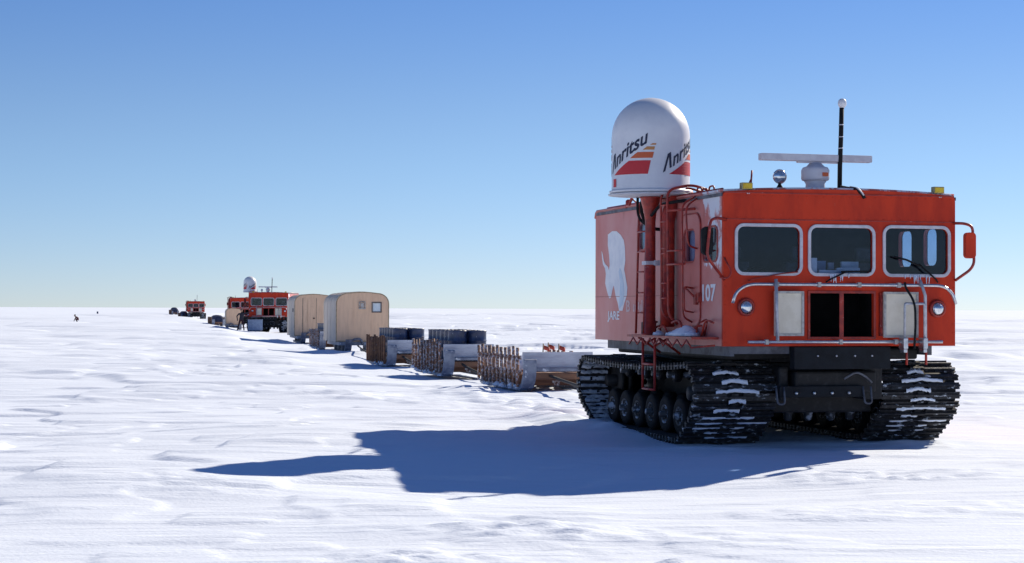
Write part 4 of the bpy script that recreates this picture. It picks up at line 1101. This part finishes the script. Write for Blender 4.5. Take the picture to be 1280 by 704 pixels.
M['steel_blue'] = mat('blue_grey_steel', (0.10, 0.115, 0.16), 0.6, col2=(.2, .22, .28), scale=8)

def tow(name, pts, label, r=.03):
    k = MB(); k.tube(pts, r, 7); o = k.build(name, M['rope'])
    tag(o, label, 'tow line', 'tow lines linking the convoy'); return o

# ------------------------------------------------------------------ people
def skin_figure(name, bones, parent, mats_fn, sub=2):
    """bones: list of (parent_index, xyz, radius); grown with a skin modifier into one surface"""
    me = bpy.data.meshes.new(name)
    me.from_pydata([b[1] for b in bones], [(b[0], i) for i, b in enumerate(bones) if b[0] is not None], [])
    o = bpy.data.objects.new(name, me); C.objects.link(o)
    sk = o.modifiers.new('skin', 'SKIN')
    ly = me.skin_vertices[0].data if len(me.skin_vertices) else None
    if ly is None:
        bm = bmesh.new(); bm.from_mesh(me); bm.verts.layers.skin.verify(); bm.to_mesh(me); bm.free(); ly = me.skin_vertices[0].data
    for i, b in enumerate(bones):
        r = b[2]; ly[i].radius = (r, r) if not isinstance(r, tuple) else r
        ly[i].use_root = (i == 0)
    sb = o.modifiers.new('sub', 'SUBSURF'); sb.levels = sub; sb.render_levels = sub
    bpy.context.view_layer.update()
    m2 = bpy.data.meshes.new_from_object(o.evaluated_get(bpy.context.evaluated_depsgraph_get()))
    bpy.data.objects.remove(o)
    ms, fn = mats_fn
    m2.materials.clear()
    for m in ms: m2.materials.append(m)
    for p in m2.polygons:
        p.use_smooth = True; p.material_index = fn(p.center)
    ob = bpy.data.objects.new(name, m2); C.objects.link(ob)
    if parent: ob.parent = parent
    return ob

def hand(bones, wrist_i, wpos, d, up, sc=1.0):
    """palm, four bent fingers and a thumb continuing from a wrist bone"""
    d = Vector(d).normalized(); up = Vector(up).normalized(); sd = d.cross(up).normalized()
    w = Vector(wpos)
    palm = len(bones); bones.append((wrist_i, tuple(w + d * .05 * sc), .036 * sc))
    pal2 = len(bones); bones.append((palm, tuple(w + d * .085 * sc), .034 * sc))
    for j, (off, ln) in enumerate(((-.032, .075), (-.011, .085), (.011, .08), (.032, .062))):
        a = len(bones); bones.append((pal2, tuple(w + (d * .105 + sd * off) * sc), .012 * sc))
        b = len(bones); bones.append((a, tuple(w + (d * (.105 + ln * .55) + sd * off * 1.1 - up * .008) * sc), .011 * sc))
        bones.append((b, tuple(w + (d * (.105 + ln) + sd * off * 1.15 - up * .025) * sc), .009 * sc))
    a = len(bones); bones.append((palm, tuple(w + (d * .06 - sd * .048) * sc), .013 * sc))
    bones.append((a, tuple(w + (d * .10 - sd * .066 - up * .01) * sc), .011 * sc))

def head_on(root, c, sc=1.0, face=(0, -1, 0)):
    f = Vector(face).normalized(); up = Vector((0, 0, 1)); r = f.cross(up).normalized(); c = Vector(c)
    mt = Matrix((r, f, up)).transposed().to_4x4(); mt.translation = c
    k = MB()
    prof = [(.001, -.125), (.045, -.118), (.062, -.09), (.072, -.04), (.078, .01), (.076, .055), (.06, .095), (.03, .115), (.001, .12)]
    n = 16; vs = []; fs = []
    for (rad, z) in prof:
        for j in range(n):
            a = 2 * PI * j / n; vs.append(mt @ Vector((rad * math.cos(a), rad * 1.18 * math.sin(a) + (.012 if z < -.06 else 0), z)))
    for i in range(len(prof) - 1):
        for j in range(n): fs.append((i * n + j, i * n + (j + 1) % n, (i + 1) * n + (j + 1) % n, (i + 1) * n + j))
    k.add(vs, fs, True)
    k.add([mt @ Vector(p) for p in ((-.012, .085, .01), (.012, .085, .01), (.016, .088, -.028), (-.016, .088, -.028), (0, .112, -.024))], [(0, 1, 4), (1, 2, 4), (2, 3, 4), (3, 0, 4)], True)
    for s in (-1, 1):
        k.lathe([(.001, -.01), (.022, -.008), (.026, 0), (.02, .008), (.001, .01)], (0, 0, 0), 'X', 8, mat=mt @ Matrix.Translation((s * .078, -.01, -.01)))
    h = k.build('head', M['skin'], root)
    k = MB()
    for s in (-1, 1): k.lathe([(.001, 0), (.012, .002), (.008, .008), (.001, .009)], (0, 0, 0), 'Y', 8, mat=mt @ Matrix.Translation((s * .03, .083, .012)))
    k.box(-.026, .026, .083, .091, -.066, -.058, m=mt); k.build('eyes_and_mouth', M['hair'], h)
    k = MB(); vs = []; fs = []
    prof = [(.086, -.05), (.089, .0), (.088, .05), (.074, .10), (.04, .128), (.001, .135)]
    for (rad, z) in prof:
        for j in range(n):
            a = 2 * PI * j / n; y = rad * 1.18 * math.sin(a)
            zz = z if y < .035 else max(z, .055)
            vs.append(mt @ Vector((rad * math.cos(a), y - .004, zz)))
    for i in range(len(prof) - 1):
        for j in range(n): fs.append((i * n + j, i * n + (j + 1) % n, (i + 1) * n + (j + 1) % n, (i + 1) * n + j))
    k.add(vs, fs, True); k.build('knitted_cap', M['jacket'], root)
    return h

def standing_person(x, y, rz):
    root = thing('person', 'person in dark clothes striding with one arm raised towards the second vehicle', 'person')
    place(root, x, y, rz)
    B = [(None, (0, 0, .93), (.155, .115))]
    def add(p, c, r): B.append((p, c, r)); return len(B) - 1
    sp = add(0, (.01, .01, 1.12), (.145, .105)); ch = add(sp, (.02, .0, 1.33), (.175, .115)); nk = add(ch, (.03, -.01, 1.47), .062); add(nk, (.035, -.02, 1.53), .055)
    # legs well apart
    lh = add(0, (-.10, .0, .86), .098); lk = add(lh, (-.20, -.04, .49), .072); la = add(lk, (-.31, .05, .11), .056); add(la, (-.325, -.09, .045), .046)
    rh = add(0, (.10, .0, .86), .098); rk = add(rh, (.17, -.10, .50), .072); ra = add(rk, (.22, .02, .11), .056); add(ra, (.235, -.12, .045), .046)
    # left arm hanging out, right arm reaching up and out
    ls = add(ch, (-.19, .0, 1.39), .068); le = add(ls, (-.36, -.02, 1.18), .052); lw = add(le, (-.30, -.14, .98), .038)
    hand(B, lw, (-.30, -.14, .98), (.1, -.3, -1), (0, -1, .2))
    rs = add(ch, (.22, .0, 1.40), .068); re = add(rs, (.46, -.03, 1.44), .052); rw = add(re, (.70, -.06, 1.55), .038)
    hand(B, rw, (.70, -.06, 1.55), (1, -.05, .35), (0, -.2, 1))
    fn = lambda c: 1 if (c.z < .90 and abs(c.x) < .34 and c.z > .13 and not (c.x < -.24 and c.y < -.08)) else 0
    skin_figure('body', B, root, ([M['jacket'], M['trousers']], fn))
    head_on(root, (.035, -.03, 1.645), 1.0, (.5, -.85, 0))
    return root

def crouching_person(x, y, rz):
    root = thing('person', 'small crouching person in a dark red jacket, alone on the open snow', 'person')
    place(root, x, y, rz)
    B = [(None, (.16, 0, .34), (.16, .14))]
    def add(p, c, r): B.append((p, c, r)); return len(B) - 1
    sp = add(0, (.05, 0, .50), (.15, .14)); ch = add(sp, (-.12, 0, .62), (.17, .13)); nk = add(ch, (-.22, 0, .70), .07)
    add(nk, (-.25, 0, .74), .06)
    for s in (-1, 1):
        h = add(0, (.12, s * .11, .33), .10); k = add(h, (-.20, s * .17, .38), .075); a = add(k, (.0, s * .15, .09), .056); add(a, (-.13, s * .15, .045), .046)
        sh = add(ch, (-.17, s * .20, .60), .066); e = add(sh, (-.27, s * .25, .40), .05); w = add(e, (-.36, s * .12, .26), .036)
        hand(B, w, (-.36, s * .12, .26), (-.3, 0, -.9), (-.9, 0, .3))
    fn = lambda c: 1 if c.z < .30 else 0
    skin_figure('body', B, root, ([M['rust'], M['trousers']], fn))
    head_on(root, (-.30, 0, .82), 1.0, (-1, 0, -.3))
    return root

# ------------------------------------------------------------------ assemble
CONV = .225                                   # heading of the sledges behind the vehicle
MOUNDS += [(-.9, 39.8, .6, 1.6, .08), (.9, 38.2, 1.3, .6, .05), (-2.8, 48.2, .5, 1.5, .06), (-1.3, 45.8, .9, .4, .03), (-4.8, 57.4, .7, 1.6, .09), (-3.2, 55.8, .9, .6, .06),
           (-7.6, 75, .8, 1.8, .16), (-6.2, 74.2, 1.0, .7, .14), (-9.3, 82.5, .7, 1.5, .12), (-13.0, 101.5, .9, 2, .2), (-21, 150, 1.2, 2, .15)]
snow_ground()

v1 = make_vehicle('snow_vehicle', 'large red tracked snow vehicle in front, with white radome mast and number 107', True, True)
place(v1, VO[0], VO[1], PSI); v1.location.z = 0
v1['group'] = 'tracked snow vehicles in the convoy'
v2 = make_vehicle('snow_vehicle', 'red tracked vehicle with white radome, beside the person and second in line', False, False)
v2['group'] = v1['group']
place(v2, -20.10, 152.0, -.04, -.03)
v3 = copy_tree(v2, None, ('radome', 'radome_mast', 'radar_scanner', 'radar_pedestal', 'whip_antenna', 'cable', 'round_mirror'))
v3['label'] = 'red tracked vehicle without radome, half hidden behind the second vehicle'
place(v3, -29.9, 206, .16, 0)
v4 = copy_tree(v2, None, ('radome', 'radome_mast', 'cable', 'radar_scanner', 'round_mirror'))
v4['label'] = 'farthest red tracked vehicle, small on the horizon with dark sledges beside it'
place(v4, -60.1, 350, .16, -.05)

# cargo sledges
s1 = make_sledge('sledge with frosted wooden stakes and no drums, directly behind the front vehicle', w=1.6, l=3.9, stakes=11)
place(s1, .98, 39.3, .245)
s2 = make_sledge('sledge carrying drums with heavily frosted stakes, second behind the front vehicle', w=1.36, l=4.2, stakes=10)
place(s2, -1.10, 47.0, CONV)
s3 = make_sledge('sledge carrying drums with red brown stakes, just in front of the huts', w=1.36, l=4.2, stakes=10, mat_st=M['beam'])
place(s3, -3.15, 56.3, .21)
GD = 'fuel drums standing on the sledges'
load_drums(s2, 'the sledge with heavily frosted stakes', GD)
load_drums(s3, 'the sledge before the huts', GD)
s4 = copy_tree(s2); s4['label'] = 'sledge with drums mostly hidden between the two huts'
place(s4, -8.05, 83.5, .20)
load_drums(s4, 'the sledge between the huts', GD)

# small things on the first sledge: flag poles with red flags, a loose plank
cs, sn = math.cos(.245), math.sin(.245)
def on_s1(x, y, z): return Vector((s1.location.x + x * cs - y * sn, s1.location.y + x * sn + y * cs, s1.location.z + z))
for i, (x, y, h) in enumerate(((.36, 2.6, .52), (.56, 2.9, .54), (.70, 2.5, .52))):
    b = on_s1(x, y, .39)
    t = thing('marker_flag', '%s red marker flag standing on the sledge behind the front vehicle' % ('left', 'middle', 'right')[i], 'flag', b, .2, 'red marker flags on the sledge')
    k = MB(); k.tube([(0, 0, 0), (.02, 0, h + .06)], .014, 6); k.build('pole', M['bamboo'], t)
    k = MB(); vs = []; fs = []
    for q in range(6):
        for z in (h - .07, h + .03): vs.append((.02 + .03 * q, .02 * math.sin(q * 1.3), z - .012 * q))
    fs = [(2 * q, 2 * q + 2, 2 * q + 3, 2 * q + 1) for q in range(5)]
    k.add(vs, fs, True); fo = k.build('flag_cloth', M['orange'], t); sd = fo.modifiers.new('thick', 'SOLIDIFY'); sd.thickness = .006
k = MB(); k.box(0, 1.35, -.07, .07, 0, .05); k.tube([(.2, .0, .05), (1.0, .03, .07)], .03, 6)
o = k.build('loose_plank', M['wood']); tag(o, 'weathered plank lying across the top of the empty sledge', 'plank'); o.location = on_s1(-.55, .9, .385); o.rotation_euler = (0, 0, .30)
k = MB(); rr = random.Random(2); vs = []; n = 20
for i in range(9):
    for j in range(n):
        a = 2 * PI * j / n; q = i / 8
        r_ = math.cos(q * PI / 2) ** .6 if i < 8 else 0.001
        vs.append((.62 * r_ * math.cos(a) * (1 + .08 * math.sin(3 * a)), 1.3 * r_ * math.sin(a), .36 * q ** .8 + .02 * math.sin(5 * a + i)))
k.add(vs, [(i * n + j, i * n + (j + 1) % n, (i + 1) * n + (j + 1) % n, (i + 1) * n + j) for i in range(8) for j in range(n)], True)
o = k.build('snow_load', M['snow']); tag(o, 'drifted snow filling the bed of the empty sledge', 'snow'); o.location = on_s1(.05, 2.2, .386); o.rotation_euler = (0, 0, .245)

# huts
h1 = make_hut('nearer beige box hut on a sledge, with small square window and vent', window=True)
place(h1, -6.12, 75.4, .225)
h2 = make_hut('farther beige box hut on a sledge, with a door and no window', window=False, door=True, h0=.42, h1=2.68, l=4.4)
place(h2, -10.90, 101.5, .21)
h3 = make_hut('small pale rounded hut on a sledge between the second and third vehicles', w=1.5, h0=.5, h1=2.05, l=3.0, window=False, r=.36)
place(h3, -26.9, 178, .19)

# tow lines
def tp(o, x, y, z):
    c, s = math.cos(o.rotation_euler.z), math.sin(o.rotation_euler.z)
    return Vector((o.location.x + x * c - y * s, o.location.y + x * s + y * c, o.location.z + z))
def sagline(a, b, sag, n=8): return [a.lerp(b, i / n) - Vector((0, 0, sag * math.sin(PI * i / n))) for i in range(n + 1)]
prev = v1
for nm, o, lab in (('a', s1, 'dark tow strap between the front vehicle and the empty sledge'), ('b', s2, 'dark tow strap ahead of the frosted drum sledge'), ('c', s3, 'dark tow strap ahead of the red brown drum sledge'),
                   ('d', h1, 'dark tow bar between the nearer hut and the drum sledge'), ('e', s4, 'dark tow strap behind the nearer hut'), ('f', h2, 'dark tow strap ahead of the farther hut')):
    ln = 5.3 if prev is v1 else 4.1
    tow('tow_line', sagline(tp(o, -.2, -.1, .34), tp(prev, -.1, ln, .42 if prev is v1 else .3), .16), lab, .032)
    prev = o
for q, x in enumerate((-.45, -.3)):
    pass

# person, crate, far figure, far marker drum
standing_person(-21.95, 149.3, .0)
t = thing('crate', 'low blue grey crate on the snow between the person and the second vehicle', 'crate'); place(t, -20.95, 150.3, .1)
k = MB(); k.box(-.58, .58, -.4, .4, .06, .92); bx = k.build('box', M['crate'], t, bev=.02)
for z in (.18, .40, .62, .83):
    k = MB(); k.box(-.6, .6, -.425, -.402, z - .06, z + .06); k.build('slat', M['crate'], t)
for x in (-.45, .45):
    k = MB(); k.box(x - .06, x + .06, -.42, .42, 0, .058); k.build('skid', M['wood'], t)
k = MB(); k.box(-.6, .6, -.42, .42, .922, .96); k.build('lid', M['runner'], t, bev=.01)
crouching_person(-51.7, 219, .15)
o = bpy.data.objects.new('marker_drum', DRUM['me']); C.objects.link(o); place(o, -120, 533, 0); tag(o, 'dark drum standing alone near the horizon', 'drum')

# far sledges
def tarp_load(x, y, rz, l, w, h, label, z0=.39, bumps=3):
    k = MB(); n = 22; m = 7; rr = random.Random(int(abs(x) * 7)); vs = []
    for i in range(n + 1):
        t_ = i / n
        for j in range(m):
            a = PI * j / (m - 1)
            hh = h * (.55 + .45 * abs(math.sin(bumps * PI * t_ * .5 + .5))) * min(1, 8 * t_ + .2, 8 * (1 - t_) + .2)
            vs.append((-w / 2 * math.cos(a), l * t_, hh * math.sin(a) ** .6 if 0 < j < m - 1 else 0))
    fs = [(i * m + j, i * m + j + 1, (i + 1) * m + j + 1, (i + 1) * m + j) for i in range(n) for j in range(m - 1)]
    fs += [tuple(range(m)), tuple(n * m + j for j in range(m))[::-1]]
    k.add(vs, fs, False); o = k.build('covered_load', M['tarp']); tag(o, label, 'load', 'covered loads on far sledges')
    o.location = (x, y, g1(x, y) + z0); o.rotation_euler = (0, 0, rz)
far = [(-30.6, 192, .25, 'sledge with a covered load behind the small pale hut'),
       (-33.4, 214, .25, 'sledge with a covered load left of the third vehicle'),
       (-62.6, 352, .3, 'long sledge with a covered load just left of the farthest vehicle'),
       (-66.6, 364, .3, 'sledge with a rounded dark load, leftmost of the convoy')]
for i, (x, y, rz, lab) in enumerate(far):
    q = copy_tree(s3, None, ('plank', 'packed_snow', 'front_board', 'front_ledge')); q['label'] = lab; place(q, x, y, rz)
    tarp_load(q.location.x - .12 * math.sin(rz), q.location.y + .3, rz, 3.5, 1.3, (.75, .7, .9, 1.05)[i], 'dark tarpaulin covered load on the ' + lab.replace('sledge with a covered load', 'sledge').replace('sledge with a rounded dark load,', 'sledge'))
